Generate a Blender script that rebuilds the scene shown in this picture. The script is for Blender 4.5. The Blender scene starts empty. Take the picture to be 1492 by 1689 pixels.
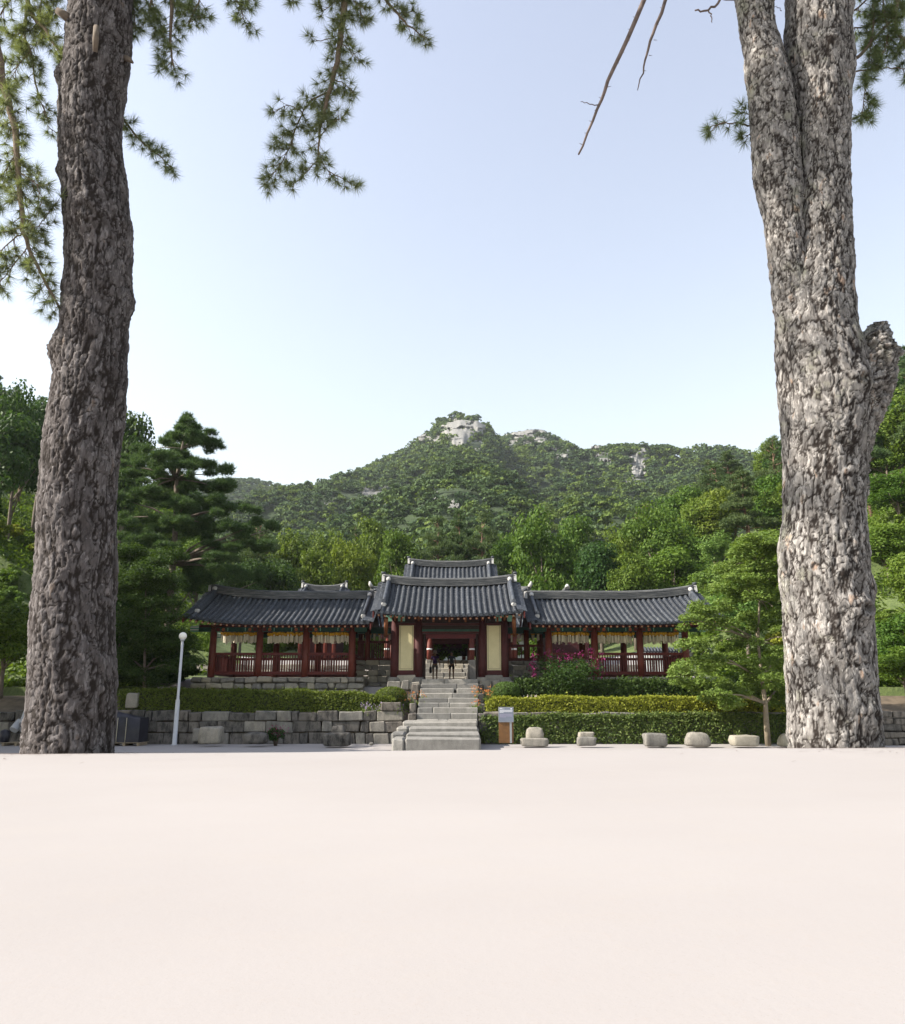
import bpy, bmesh, math, random
import numpy as np
from mathutils import Vector, Quaternion
R = math.radians
sc = bpy.context.scene
col = sc.collection

# ------------------------------------------------------------------ camera, sky, sun, exposure
F, CX, CY, PITCH, ZC = 1312.0, 746.0, 844.5, R(13.5), 1.8
cd = bpy.data.cameras.new('camera')
cam = bpy.data.objects.new('camera', cd); col.objects.link(cam)
cam.location = (0, 0, ZC); cam.rotation_euler = (R(90) + PITCH, 0, 0)
cd.sensor_fit = 'HORIZONTAL'; cd.sensor_width = 36.0; cd.lens = 36.0 * F / 1492.0
cd.clip_start = 0.1; cd.clip_end = 8000
sc.camera = cam

SUN_EL, SUN_AZ = R(35), R(11)            # azimuth: degrees from -X (left) towards the camera
SUNV = Vector((-math.cos(SUN_EL) * math.cos(SUN_AZ), -math.cos(SUN_EL) * math.sin(SUN_AZ), math.sin(SUN_EL)))
w = bpy.data.worlds.new('World'); sc.world = w; w.use_nodes = True
nt = w.node_tree
bg = nt.nodes['Background']
sky = nt.nodes.new('ShaderNodeTexSky'); sky.sky_type = 'NISHITA'; sky.sun_disc = False
sky.sun_elevation = SUN_EL; sky.sun_rotation = R(270) - SUN_AZ
sky.altitude = 0; sky.air_density = 2.0; sky.dust_density = 1.2; sky.ozone_density = 2.0
hsv = nt.nodes.new('ShaderNodeHueSaturation'); hsv.inputs['Saturation'].default_value = 0.60; hsv.inputs['Hue'].default_value = 0.524      # milky late-summer air
nt.links.new(sky.outputs[0], hsv.inputs['Color'])
nt.links.new(hsv.outputs[0], bg.inputs[0]); bg.inputs[1].default_value = 0.114
sd = bpy.data.lights.new('sun', 'SUN'); sd.energy = 5.0; sd.angle = R(0.53); sd.color = (1.0, 0.93, 0.82)
so = bpy.data.objects.new('sun', sd); col.objects.link(so)
so.rotation_euler = (-SUNV).to_track_quat('-Z', 'Y').to_euler(); so.location = (-40, -10, 40)
sc.view_settings.view_transform = 'Standard'; sc.view_settings.look = 'None'
sc.view_settings.exposure = 1.26; sc.view_settings.gamma = 1.0; sc.view_settings.use_curve_mapping = False
sc.render.engine = 'CYCLES'
sc.cycles.use_denoising = True
sc.cycles.max_bounces = 8; sc.cycles.diffuse_bounces = 3; sc.cycles.transmission_bounces = 6
sc.cycles.volume_bounces = 0; sc.cycles.sample_clamp_indirect = 4.0

def at(px, py, Y):
    xc = (px - CX) / F; yc = (CY - py) / F
    t = Y / (math.cos(PITCH) - yc * math.sin(PITCH))
    return Vector((xc * t, Y, ZC + t * (math.sin(PITCH) + yc * math.cos(PITCH))))
def zat(py, Y): return at(CX, py, Y).z
def xat(px, py, Y): return at(px, py, Y).x
def proj(X, Y, Z):
    dz = Z - ZC
    fw = Y * math.cos(PITCH) + dz * math.sin(PITCH); up = -Y * math.sin(PITCH) + dz * math.cos(PITCH)
    return CX + F * X / fw, CY - F * up / fw

# ------------------------------------------------------------------ small numeric helpers
def sstep(a, b, x):
    t = np.clip((x - a) / (b - a), 0, 1); return t * t * (3 - 2 * t)
def _hash(ix, iy, seed):
    h = (ix.astype(np.int64) * 374761393 + iy.astype(np.int64) * 668265263 + seed * 982451653) & 0xffffffff
    h = ((h ^ (h >> 13)) * 1274126177) & 0xffffffff
    return ((h ^ (h >> 16)) & 0xffffff) / float(0xffffff)
def vnoise(x, y, seed=0):
    x = np.asarray(x, float); y = np.asarray(y, float)
    ix = np.floor(x); iy = np.floor(y); fx = x - ix; fy = y - iy
    fx = fx * fx * (3 - 2 * fx); fy = fy * fy * (3 - 2 * fy)
    a = _hash(ix, iy, seed); b = _hash(ix + 1, iy, seed); c = _hash(ix, iy + 1, seed); d = _hash(ix + 1, iy + 1, seed)
    return (a * (1 - fx) + b * fx) * (1 - fy) + (c * (1 - fx) + d * fx) * fy
def fbm(x, y, seed=0, oct=4):
    s = 0; a = 0.5; f = 1.0
    for k in range(oct):
        s = s + a * vnoise(x * f, y * f, seed + k * 17); a *= 0.5; f *= 2.03
    return s
def vnoise3(x, y, z, seed=0):
    iz = np.floor(z); fz = z - iz; fz = fz * fz * (3 - 2 * fz)
    ix = np.floor(x); iy = np.floor(y); fx = x - ix; fy = y - iy; fx = fx * fx * (3 - 2 * fx); fy = fy * fy * (3 - 2 * fy)
    def lay(k):
        q = k * 7919
        a = _hash(ix + q, iy - q * 3, seed); b = _hash(ix + 1 + q, iy - q * 3, seed); c = _hash(ix + q, iy + 1 - q * 3, seed); d = _hash(ix + 1 + q, iy + 1 - q * 3, seed)
        return (a * (1 - fx) + b * fx) * (1 - fy) + (c * (1 - fx) + d * fx) * fy
    return lay(iz) * (1 - fz) + lay(iz + 1) * fz
def fbm3(x, y, z, seed=0, oct=3):
    s = 0; a = 0.5; f = 1.0
    for k in range(oct):
        s = s + a * vnoise3(x * f, y * f, z * f, seed + k * 31); a *= 0.5; f *= 2.07
    return s / (1 - 0.5 ** oct)
def unit(a): return a / (np.linalg.norm(a, axis=-1, keepdims=True) + 1e-9)

# ------------------------------------------------------------------ mesh helpers
def np_mesh(name, V, Fa, smooth=False, matidx=None):
    me = bpy.data.meshes.new(name)
    V = np.asarray(V, np.float32); Fa = np.asarray(Fa, np.int32)
    n, k = Fa.shape
    me.vertices.add(len(V)); me.vertices.foreach_set('co', V.ravel())
    me.loops.add(n * k); me.loops.foreach_set('vertex_index', Fa.ravel())
    me.polygons.add(n); me.polygons.foreach_set('loop_start', np.arange(0, n * k, k, dtype=np.int32))
    if smooth: me.polygons.foreach_set('use_smooth', np.ones(n, bool))
    if matidx is not None: me.polygons.foreach_set('material_index', np.asarray(matidx, np.int32))
    me.update(calc_edges=True); return me

class MB:
    def __init__(s): s.v = []; s.f = []; s.m = []; s.sm = []
    def add(s, vs, fs, mi=0, smooth=False):
        o = len(s.v); s.v += [tuple(p) for p in vs]
        for f in fs: s.f.append(tuple(i + o for i in f)); s.m.append(mi); s.sm.append(smooth)
    def box(s, x0, x1, y0, y1, z0, z1, mi=0):
        s.add([(x0,y0,z0),(x1,y0,z0),(x1,y1,z0),(x0,y1,z0),(x0,y0,z1),(x1,y0,z1),(x1,y1,z1),(x0,y1,z1)],
              [(0,3,2,1),(4,5,6,7),(0,1,5,4),(1,2,6,5),(2,3,7,6),(3,0,4,7)], mi)
    def hexa(s, p, mi=0):
        s.add(p, [(0,3,2,1),(4,5,6,7),(0,1,5,4),(1,2,6,5),(2,3,7,6),(3,0,4,7)], mi)
    def tube(s, pts, rad, n=8, mi=0, cap=True, smooth=True):
        pts = [Vector(p) for p in pts]; k = len(pts)
        if not hasattr(rad, '__len__'): rad = [rad] * k
        vs = []; ref = None
        for i, p in enumerate(pts):
            t = (pts[min(i + 1, k - 1)] - pts[max(i - 1, 0)]).normalized()
            if ref is None: ref = Vector((0, 0, 1)) if abs(t.z) < 0.9 else Vector((1, 0, 0))
            a = t.cross(ref).normalized(); b = a.cross(t).normalized(); ref = b
            for j in range(n):
                q = 2 * math.pi * j / n
                vs.append(p + (a * math.cos(q) + b * math.sin(q)) * rad[i])
        fs = [(i*n+j, i*n+(j+1)%n, (i+1)*n+(j+1)%n, (i+1)*n+j) for i in range(k-1) for j in range(n)]
        s.add(vs, fs, mi, smooth)
        if cap:
            o = len(s.v) - len(vs)
            s.f.append(tuple(o + j for j in range(n))[::-1]); s.m.append(mi); s.sm.append(False)
            s.f.append(tuple(o + (k-1)*n + j for j in range(n))); s.m.append(mi); s.sm.append(False)
    def cyl(s, x, y, z0, z1, r0, r1=None, n=12, mi=0):
        s.tube([(x,y,z0),(x,y,z1)], [r0, r0 if r1 is None else r1], n, mi)
    def lathe(s, cx, cy, prof, n=16, mi=0, smooth=True):
        vs = []
        for (r, z) in prof:
            for j in range(n):
                q = 2*math.pi*j/n; vs.append((cx + r*math.cos(q), cy + r*math.sin(q), z))
        k = len(prof)
        fs = [(i*n+j, i*n+(j+1)%n, (i+1)*n+(j+1)%n, (i+1)*n+j) for i in range(k-1) for j in range(n)]
        s.add(vs, fs, mi, smooth)
        o = len(s.v) - len(vs)
        s.f.append(tuple(o + j for j in range(n))[::-1]); s.m.append(mi); s.sm.append(False)
        s.f.append(tuple(o + (k-1)*n + j for j in range(n))); s.m.append(mi); s.sm.append(False)
    def grid(s, P, mi=0, smooth=False):
        n, m = len(P), len(P[0])
        s.add([p for r in P for p in r], [(i*m+j, i*m+j+1, (i+1)*m+j+1, (i+1)*m+j) for i in range(n-1) for j in range(m-1)], mi, smooth)
    def mesh(s, name):
        me = bpy.data.meshes.new(name); me.from_pydata(s.v, [], s.f)
        me.polygons.foreach_set('material_index', s.m); me.polygons.foreach_set('use_smooth', s.sm); me.update(); return me

WL = {}                                   # world position of each object's origin
def setmats(me, mats):
    if not isinstance(mats, (list, tuple)): mats = [mats]
    for i, m in enumerate(mats):
        if i < len(me.materials): me.materials[i] = m
        else: me.materials.append(m)
def link(name, me, mats=None, parent=None, wloc=(0, 0, 0)):
    """one mesh object; mesh in coordinates relative to wloc (world)"""
    if isinstance(me, MB): me = me.mesh(name)
    if mats is not None: setmats(me, mats)
    o = bpy.data.objects.new(name, me); col.objects.link(o)
    wl = Vector(wloc); WL[o] = wl
    if parent is not None: o.parent = parent; o.location = wl - WL[parent]
    else: o.location = wl
    return o
def tag(o, label, cat, group=None, kind=None):
    o['label'] = label; o['category'] = cat
    if group: o['group'] = group
    if kind: o['kind'] = kind
    return o
def thing(name, label, cat, loc, group=None):
    o = bpy.data.objects.new(name, None); col.objects.link(o); o.location = loc; WL[o] = Vector(loc)
    o.empty_display_size = 0.3
    return tag(o, label, cat, group)
def struct(name, me, mats):
    o = link(name, me, mats); o['kind'] = 'structure'; return o

# ------------------------------------------------------------------ materials
def newmat(name):
    m = bpy.data.materials.new(name); m.use_nodes = True
    return m, m.node_tree, m.node_tree.nodes['Principled BSDF']
def nd(t, typ, **kw):
    n = t.nodes.new(typ)
    for k, v in kw.items(): setattr(n, k, v)
    return n
def ramp(t, fac, stops):
    r = nd(t, 'ShaderNodeValToRGB'); e = r.color_ramp.elements
    while len(e) > 1: e.remove(e[-1])
    e[0].position = stops[0][0]; e[0].color = (*stops[0][1], 1)
    for p, c in stops[1:]:
        x = e.new(p); x.color = (*c, 1)
    t.links.new(fac, r.inputs[0]); return r.outputs[0]
def coords(t, scale=(1, 1, 1), world=True):
    if world: src = nd(t, 'ShaderNodeNewGeometry').outputs['Position']
    else: src = nd(t, 'ShaderNodeTexCoord').outputs['Object']
    mp = nd(t, 'ShaderNodeMapping'); mp.inputs['Scale'].default_value = scale
    t.links.new(src, mp.inputs[0]); return mp.outputs[0]
def noise(t, vec, scale, detail=4, rough=0.6):
    n = nd(t, 'ShaderNodeTexNoise'); n.inputs['Scale'].default_value = scale; n.inputs['Detail'].default_value = detail
    n.inputs['Roughness'].default_value = rough; t.links.new(vec, n.inputs['Vector']); return n.outputs['Fac']
def mixc(t, fac, a, b, mode='MIX'):
    n = nd(t, 'ShaderNodeMix'); n.data_type = 'RGBA'; n.blend_type = mode
    for i, v in ((0, fac), (6, a), (7, b)):
        if hasattr(v, 'is_output') or isinstance(v, bpy.types.NodeSocket): t.links.new(v, n.inputs[i])
        else: n.inputs[i].default_value = v if i == 0 else (*v, 1)
    return n.outputs[2]
def bump(t, bsdf, h, strength=0.3, dist=0.02):
    b = nd(t, 'ShaderNodeBump'); b.inputs['Strength'].default_value = strength; b.inputs['Distance'].default_value = dist
    t.links.new(h, b.inputs['Height']); t.links.new(b.outputs[0], bsdf.inputs['Normal'])
def mapr(t, v, a, b, c, d):
    n = nd(t, 'ShaderNodeMapRange'); n.inputs[1].default_value = a; n.inputs[2].default_value = b
    n.inputs[3].default_value = c; n.inputs[4].default_value = d; t.links.new(v, n.inputs[0]); return n.outputs[0]

def mat_flat(name, c, rough=0.7, var=0.25, scale=3.0, metal=0.0, spec=0.3):
    m, t, b = newmat(name); v = coords(t)
    n = noise(t, v, scale, 5)
    lo = tuple(x * (1 - var) for x in c); hi = tuple(min(1, x * (1 + var)) for x in c)
    t.links.new(ramp(t, n, [(0.3, lo), (0.7, hi)]), b.inputs['Base Color'])
    b.inputs['Roughness'].default_value = rough; b.inputs['Metallic'].default_value = metal
    b.inputs['Specular IOR Level'].default_value = spec
    bump(t, b, n, 0.15, 0.01); return m
def mat_leaf(name, a, bcol, trans=0.30, rough=0.5, objvar=0.07):
    m, t, b = newmat(name)
    g = nd(t, 'ShaderNodeNewGeometry'); oi = nd(t, 'ShaderNodeObjectInfo')
    c = ramp(t, g.outputs['Random Per Island'], [(0.0, a), (1.0, bcol)])
    hs = nd(t, 'ShaderNodeHueSaturation')
    t.links.new(mapr(t, oi.outputs['Random'], 0, 1, 0.5 - objvar * 0.25, 0.5 + objvar * 0.25), hs.inputs['Hue'])
    t.links.new(mapr(t, oi.outputs['Random'], 0, 1, 1 + objvar, 1 - objvar), hs.inputs['Value'])
    t.links.new(c, hs.inputs['Color'])
    b.inputs['Roughness'].default_value = max(rough, 0.55); b.inputs['Specular IOR Level'].default_value = 0.12
    t.links.new(hs.outputs[0], b.inputs['Base Color'])
    tr = nd(t, 'ShaderNodeBsdfTranslucent'); br = mixc(t, 1.0, hs.outputs[0], (1.5, 1.55, 0.7), 'MULTIPLY')
    t.links.new(br, tr.inputs['Color'])
    mx = nd(t, 'ShaderNodeMixShader'); mx.inputs[0].default_value = trans
    t.links.new(b.outputs[0], mx.inputs[1]); t.links.new(tr.outputs[0], mx.inputs[2])
    t.links.new(mx.outputs[0], t.nodes['Material Output'].inputs['Surface']); return m
def mat_stone(name, dark, light, stain=(0.05, 0.048, 0.045), stain_amt=0.5, grain=60):
    m, t, b = newmat(name); v = coords(t); oi = nd(t, 'ShaderNodeObjectInfo')
    n1 = noise(t, v, 2.2, 6, 0.65); n2 = noise(t, v, grain, 3); n3 = noise(t, coords(t, (1.6, 1.6, 0.6)), 2.6, 6, 0.75)
    c = ramp(t, n1, [(0.3, dark), (0.7, light)])
    c = mixc(t, 0.35, c, ramp(t, n2, [(0.35, tuple(x*0.5 for x in dark)), (0.65, light)]), 'MIX')
    f = mapr(t, n3, 0.46, 0.64, 0, stain_amt)
    c = mixc(t, f, c, stain)
    hs = nd(t, 'ShaderNodeHueSaturation'); t.links.new(c, hs.inputs['Color'])
    t.links.new(mapr(t, oi.outputs['Random'], 0, 1, 0.72, 1.25), hs.inputs['Value'])
    t.links.new(mapr(t, oi.outputs['Random'], 0, 1, 0.7, 1.3), hs.inputs['Saturation'])
    t.links.new(hs.outputs[0], b.inputs['Base Color']); b.inputs['Roughness'].default_value = 0.9
    b.inputs['Specular IOR Level'].default_value = 0.2
    bump(t, b, noise(t, v, 18, 6, 0.7), 0.7, 0.03); return m
def mat_attr(name, stops, attr='bark', extra=None, rough=0.9, crack=(0.022, 0.017, 0.015)):
    m, t, b = newmat(name)
    a = nd(t, 'ShaderNodeAttribute'); a.attribute_name = attr
    s = nd(t, 'ShaderNodeSeparateColor'); t.links.new(a.outputs['Color'], s.inputs[0])
    v = coords(t, (1, 1, 0.36)); n = noise(t, v, 42, 6, 0.75)
    wn = nd(t, 'ShaderNodeTexNoise'); wn.inputs['Scale'].default_value = 14; wn.inputs['Detail'].default_value = 4; t.links.new(v, wn.inputs['Vector'])
    ad = nd(t, 'ShaderNodeVectorMath', operation='MULTIPLY_ADD'); t.links.new(wn.outputs['Color'], ad.inputs[0]); ad.inputs[1].default_value = (0.09, 0.09, 0.07); t.links.new(v, ad.inputs[2])
    vo = nd(t, 'ShaderNodeTexVoronoi', feature='DISTANCE_TO_EDGE'); vo.inputs['Scale'].default_value = 17; t.links.new(ad.outputs[0], vo.inputs['Vector'])
    vc = nd(t, 'ShaderNodeTexVoronoi', feature='F1'); vc.inputs['Scale'].default_value = 17; t.links.new(ad.outputs[0], vc.inputs['Vector'])
    sp = nd(t, 'ShaderNodeSeparateColor'); t.links.new(vc.outputs['Color'], sp.inputs[0])
    mx = nd(t, 'ShaderNodeMath', operation='MULTIPLY_ADD'); t.links.new(sp.outputs[0], mx.inputs[0]); mx.inputs[1].default_value = 0.5
    hf = nd(t, 'ShaderNodeMath', operation='MULTIPLY'); t.links.new(s.outputs[1], hf.inputs[0]); hf.inputs[1].default_value = 0.5; t.links.new(hf.outputs[0], mx.inputs[2])
    plate = ramp(t, mx.outputs[0], stops)
    dk = tuple(x * 0.42 for x in stops[1][1])
    plate = mixc(t, mapr(t, n, 0.44, 0.72, 0.0, 0.75), plate, dk)
    st = noise(t, coords(t, (1, 1, 0.12)), 60, 4, 0.7)
    plate = mixc(t, mapr(t, st, 0.50, 0.70, 0.0, 0.5), plate, dk)
    vf = nd(t, 'ShaderNodeTexVoronoi', feature='F1'); vf.inputs['Scale'].default_value = 62; t.links.new(ad.outputs[0], vf.inputs['Vector']); sf = nd(t, 'ShaderNodeSeparateColor'); t.links.new(vf.outputs['Color'], sf.inputs[0])
    plate = mixc(t, mapr(t, sf.outputs[0], 0.62, 0.9, 0.0, 0.7), plate, dk)
    plate = mixc(t, mapr(t, sf.outputs[1], 0.80, 0.95, 0.0, 0.5), plate, tuple(min(1, x * 1.35) for x in stops[2][1]))
    if extra: plate = mixc(t, mapr(t, noise(t, coords(t), 2.3, 5, 0.7), 0.56, 0.66, 0, 0.6), plate, extra)
    f0 = mapr(t, vo.outputs['Distance'], 0.0, 0.05, 0.0, 1.0); br = mapr(t, noise(t, v, 9, 3), 0.36, 0.52, 0.0, 1.0)
    mxx = nd(t, 'ShaderNodeMath', operation='MAXIMUM'); t.links.new(f0, mxx.inputs[0]); t.links.new(br, mxx.inputs[1]); fc = mxx.outputs[0]
    plate = mixc(t, fc, dk, plate)
    c = mixc(t, s.outputs[0], crack, plate)
    t.links.new(c, b.inputs['Base Color']); b.inputs['Roughness'].default_value = rough
    b.inputs['Specular IOR Level'].default_value = 0.15
    hm = nd(t, 'ShaderNodeMath', operation='MULTIPLY_ADD'); t.links.new(fc, hm.inputs[0]); hm.inputs[1].default_value = 0.8
    h2 = nd(t, 'ShaderNodeMath', operation='ADD'); t.links.new(sf.outputs[0], h2.inputs[0]); t.links.new(n, h2.inputs[1]); t.links.new(h2.outputs[0], hm.inputs[2])
    bump(t, b, hm.outputs[0], 1.0, 0.012); return m

M = {}
M['bark_dark'] = mat_attr('pine_bark_dark', [(0, (0.066, 0.056, 0.055)), (0.5, (0.114, 0.100, 0.099)), (0.85, (0.185, 0.169, 0.170)), (1, (0.160, 0.120, 0.097))])
M['bark_light'] = mat_attr('pine_bark_pale', [(0, (0.135, 0.122, 0.115)), (0.5, (0.235, 0.219, 0.210)), (0.80, (0.36, 0.340, 0.325)), (0.90, (0.33, 0.25, 0.20)), (1, (0.31, 0.215, 0.16))], extra=(0.235, 0.235, 0.175))
M['twig'] = mat_flat('twig_bark', (0.13, 0.095, 0.07), 0.9, 0.3, 30)
M['dead'] = mat_flat('dead_branch', (0.12, 0.09, 0.078), 0.9, 0.35, 12)
M['cutwood'] = mat_flat('cut_wood', (0.12, 0.095, 0.075), 0.9, 0.25, 20)
M['trunk'] = mat_flat('tree_trunk_bark', (0.13, 0.105, 0.085), 0.9, 0.35, 9)
M['redtrunk'] = mat_flat('red_pine_bark', (0.16, 0.098, 0.068), 0.9, 0.35, 6)
M['needle'] = mat_leaf('pine_needles', (0.095, 0.122, 0.066), (0.185, 0.205, 0.11), 0.35, 0.45)
M['needle_far'] = mat_leaf('far_pine_needles', (0.040, 0.072, 0.030), (0.092, 0.130, 0.050), 0.25, 0.6)
M['leaf_a'] = mat_leaf('broad_leaves_mid', (0.038, 0.076, 0.011), (0.105, 0.158, 0.026))
M['leaf_b'] = mat_leaf('broad_leaves_light', (0.062, 0.106, 0.013), (0.132, 0.180, 0.030))
M['leaf_c'] = mat_leaf('broad_leaves_dark', (0.020, 0.046, 0.012), (0.052, 0.092, 0.022))
M['leaf_maple'] = mat_leaf('maple_leaves', (0.066, 0.122, 0.024), (0.140, 0.205, 0.052))
M['hedge_y'] = mat_leaf('hedge_yellow_green', (0.14, 0.165, 0.018), (0.26, 0.275, 0.04))
M['hedge_g'] = mat_leaf('hedge_green', (0.055, 0.09, 0.016), (0.12, 0.155, 0.03))
M['ivy'] = mat_leaf('ivy_leaves', (0.048, 0.086, 0.022), (0.145, 0.185, 0.055), 0.25, 0.35)
M['topiary'] = mat_leaf('topiary_leaves', (0.06, 0.10, 0.025), (0.12, 0.17, 0.045))
M['grassy'] = mat_leaf('flower_foliage', (0.08, 0.12, 0.03), (0.17, 0.21, 0.06))
M['orange'] = mat_leaf('orange_petals', (0.48, 0.13, 0.05), (0.62, 0.24, 0.11), 0.3)
M['purple'] = mat_leaf('purple_petals', (0.25, 0.18, 0.38), (0.42, 0.33, 0.52), 0.3)
M['pale'] = mat_leaf('pale_petals', (0.40, 0.33, 0.36), (0.6, 0.52, 0.5), 0.3)
M['magenta'] = mat_leaf('magenta_petals', (0.15, 0.012, 0.085), (0.27, 0.03, 0.15), 0.3)
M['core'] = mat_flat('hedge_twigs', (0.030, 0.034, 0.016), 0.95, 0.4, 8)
M['forest1'] = mat_leaf('mountain_pines', (0.050, 0.078, 0.028), (0.078, 0.108, 0.038), 0.15, 0.7)
M['forest2'] = mat_leaf('mountain_broadleaf', (0.085, 0.118, 0.022), (0.125, 0.155, 0.034), 0.2, 0.7)
M['forest3'] = mat_leaf('mountain_dark_trees', (0.032, 0.056, 0.024), (0.052, 0.080, 0.032), 0.15, 0.7)
M['rock'] = mat_stone('mountain_rock', (0.125, 0.124, 0.122), (0.255, 0.25, 0.24), (0.10, 0.10, 0.08), 0.6, 0.5)
M['granite'] = mat_stone('granite', (0.17, 0.158, 0.14), (0.29, 0.27, 0.238))
M['granite_d'] = mat_stone('weathered_granite', (0.085, 0.078, 0.070), (0.19, 0.172, 0.153), (0.022, 0.020, 0.020), 0.95)
M['granite_l'] = mat_stone('pale_granite', (0.23, 0.21, 0.175), (0.37, 0.34, 0.285), (0.15, 0.14, 0.11), 0.4)
M['step'] = mat_stone('step_granite', (0.18, 0.172, 0.16), (0.29, 0.278, 0.258), (0.12, 0.115, 0.105), 0.5)
M['red'] = mat_flat('red_paint', (0.088, 0.014, 0.011), 0.65, 0.25, 4)
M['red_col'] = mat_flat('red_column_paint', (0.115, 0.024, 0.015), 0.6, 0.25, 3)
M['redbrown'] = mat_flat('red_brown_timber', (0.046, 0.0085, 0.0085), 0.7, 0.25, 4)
M['darkwood'] = mat_flat('dark_timber', (0.024, 0.013, 0.011), 0.8, 0.3, 4)
M['green'] = mat_flat('green_paint', (0.013, 0.055, 0.037), 0.65, 0.3, 5)
M['green_l'] = mat_flat('pale_green_paint', (0.17, 0.36, 0.27), 0.65, 0.15, 5)
M['white_p'] = mat_flat('white_paint', (0.70, 0.70, 0.66), 0.6, 0.08, 5)
M['ochre'] = mat_flat('ochre_paint', (0.17, 0.06, 0.022), 0.65, 0.3, 8)
M['orange_p'] = mat_flat('orange_paint', (0.33, 0.10, 0.04), 0.65, 0.3, 12)
M['cream'] = mat_flat('cream_plaster', (0.50, 0.44, 0.26), 0.85, 0.06, 5)
M['line'] = mat_flat('dark_line_paint', (0.05, 0.045, 0.04), 0.8, 0.1, 5)
M['plaster'] = mat_flat('white_plaster', (0.40, 0.39, 0.375), 0.9, 0.18, 6)
M['yellow'] = mat_flat('yellow_lantern_paper', (0.62, 0.33, 0.025), 0.8, 0.2, 8)
M['paper'] = mat_flat('paper_tag', (0.70, 0.64, 0.50), 0.85, 0.08, 8)
M['soil'] = mat_flat('garden_soil', (0.11, 0.085, 0.06), 0.95, 0.35, 2)
M['metal_w'] = mat_flat('white_painted_steel', (0.45, 0.46, 0.49), 0.45, 0.08, 3)
M['globe'] = mat_flat('opal_globe', (0.78, 0.76, 0.70), 0.35, 0.04, 3)
M['steel'] = mat_flat('steel_post', (0.32, 0.33, 0.35), 0.4, 0.1, 5, 0.6)
M['signblue'] = mat_flat('sign_face_grey_blue', (0.16, 0.18, 0.23), 0.4, 0.06, 3)
M['signwood'] = mat_flat('sign_wood', (0.14, 0.068, 0.024), 0.6, 0.25, 6)
M['signink'] = mat_flat('sign_print_white', (0.72, 0.72, 0.76), 0.6, 0.05, 3)
M['signink2'] = mat_flat('sign_print_violet', (0.36, 0.33, 0.45), 0.6, 0.05, 3)
M['tarp'] = mat_flat('dark_tarpaulin', (0.022, 0.022, 0.032), 0.45, 0.4, 2)
M['rope'] = mat_flat('rope', (0.42, 0.38, 0.28), 0.9, 0.1, 20)
M['pallet'] = mat_flat('pallet_wood', (0.26, 0.21, 0.15), 0.9, 0.2, 8)
M['roll'] = mat_flat('grey_roll', (0.34, 0.35, 0.38), 0.7, 0.12, 6)
M['skin'] = mat_flat('skin', (0.30, 0.17, 0.11), 0.6, 0.08, 6)
M['hair'] = mat_flat('black_hair', (0.015, 0.012, 0.012), 0.5, 0.2, 20)
M['shirt_v'] = mat_flat('violet_shirt', (0.065, 0.030, 0.11), 0.85, 0.15, 8)
M['shorts_g'] = mat_flat('grey_shorts', (0.20, 0.185, 0.18), 0.9, 0.12, 8)
M['shirt_g'] = mat_flat('grey_green_shirt', (0.085, 0.095, 0.10), 0.9, 0.12, 8)
M['shorts_d'] = mat_flat('dark_shorts', (0.018, 0.018, 0.026), 0.9, 0.2, 8)
M['hat'] = mat_flat('straw_hat', (0.30, 0.22, 0.16), 0.9, 0.12, 20)
M['pink_stone'] = M['granite']

def mat_tile():
    m, t, b = newmat('roof_tile'); v = coords(t); oi = nd(t, 'ShaderNodeObjectInfo')
    n = noise(t, v, 3.5, 6, 0.7); n2 = noise(t, coords(t, (1, 0.35, 0.35)), 9, 4, 0.7)
    c = ramp(t, n, [(0.3, (0.020, 0.024, 0.031)), (0.72, (0.052, 0.058, 0.070))])
    c = mixc(t, mapr(t, n2, 0.56, 0.74, 0, 0.7), c, (0.17, 0.175, 0.18))
    hs = nd(t, 'ShaderNodeHueSaturation'); t.links.new(c, hs.inputs['Color'])
    t.links.new(mapr(t, oi.outputs['Random'], 0, 1, 0.75, 1.3), hs.inputs['Value'])
    t.links.new(hs.outputs[0], b.inputs['Base Color']); b.inputs['Roughness'].default_value = 0.6
    b.inputs['Specular IOR Level'].default_value = 0.25
    bump(t, b, noise(t, v, 30, 4), 0.3, 0.01); return m
M['tile'] = mat_tile()
def mat_ridge():
    m, t, b = newmat('ridge_tile_stack'); v = coords(t, (0.5, 1, 9))
    n = noise(t, v, 3.0, 5, 0.75)
    c = ramp(t, n, [(0.36, (0.03, 0.032, 0.036)), (0.52, (0.075, 0.077, 0.08)), (0.68, (0.20, 0.195, 0.185))])
    t.links.new(c, b.inputs['Base Color']); b.inputs['Roughness'].default_value = 0.8
    bump(t, b, n, 0.6, 0.03); return m
M['ridge'] = mat_ridge()
def mat_sand():
    m, t, b = newmat('pale_sand'); v = coords(t)
    n1 = noise(t, v, 0.6, 5, 0.6); n2 = noise(t, v, 55, 3, 0.7); n3 = noise(t, v, 260, 2, 0.6); n4 = noise(t, coords(t, (1, 1.6, 1)), 4.5, 5, 0.65)
    c = ramp(t, n1, [(0.3, (0.288, 0.267, 0.260)), (0.7, (0.310, 0.289, 0.282))])
    c = mixc(t, mapr(t, n2, 0.55, 0.75, 0, 0.22), c, (0.30, 0.26, 0.235))
    c = mixc(t, mapr(t, n4, 0.50, 0.75, 0, 0.20), c, (0.32, 0.29, 0.265))
    c = mixc(t, mapr(t, n3, 0.62, 0.72, 0, 0.30), c, (0.24, 0.21, 0.19))
    t.links.new(c, b.inputs['Base Color']); b.inputs['Roughness'].default_value = 0.95
    b.inputs['Specular IOR Level'].default_value = 0.1
    bump(t, b, n2, 0.06, 0.008); return m
M['sand'] = mat_sand()
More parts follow.
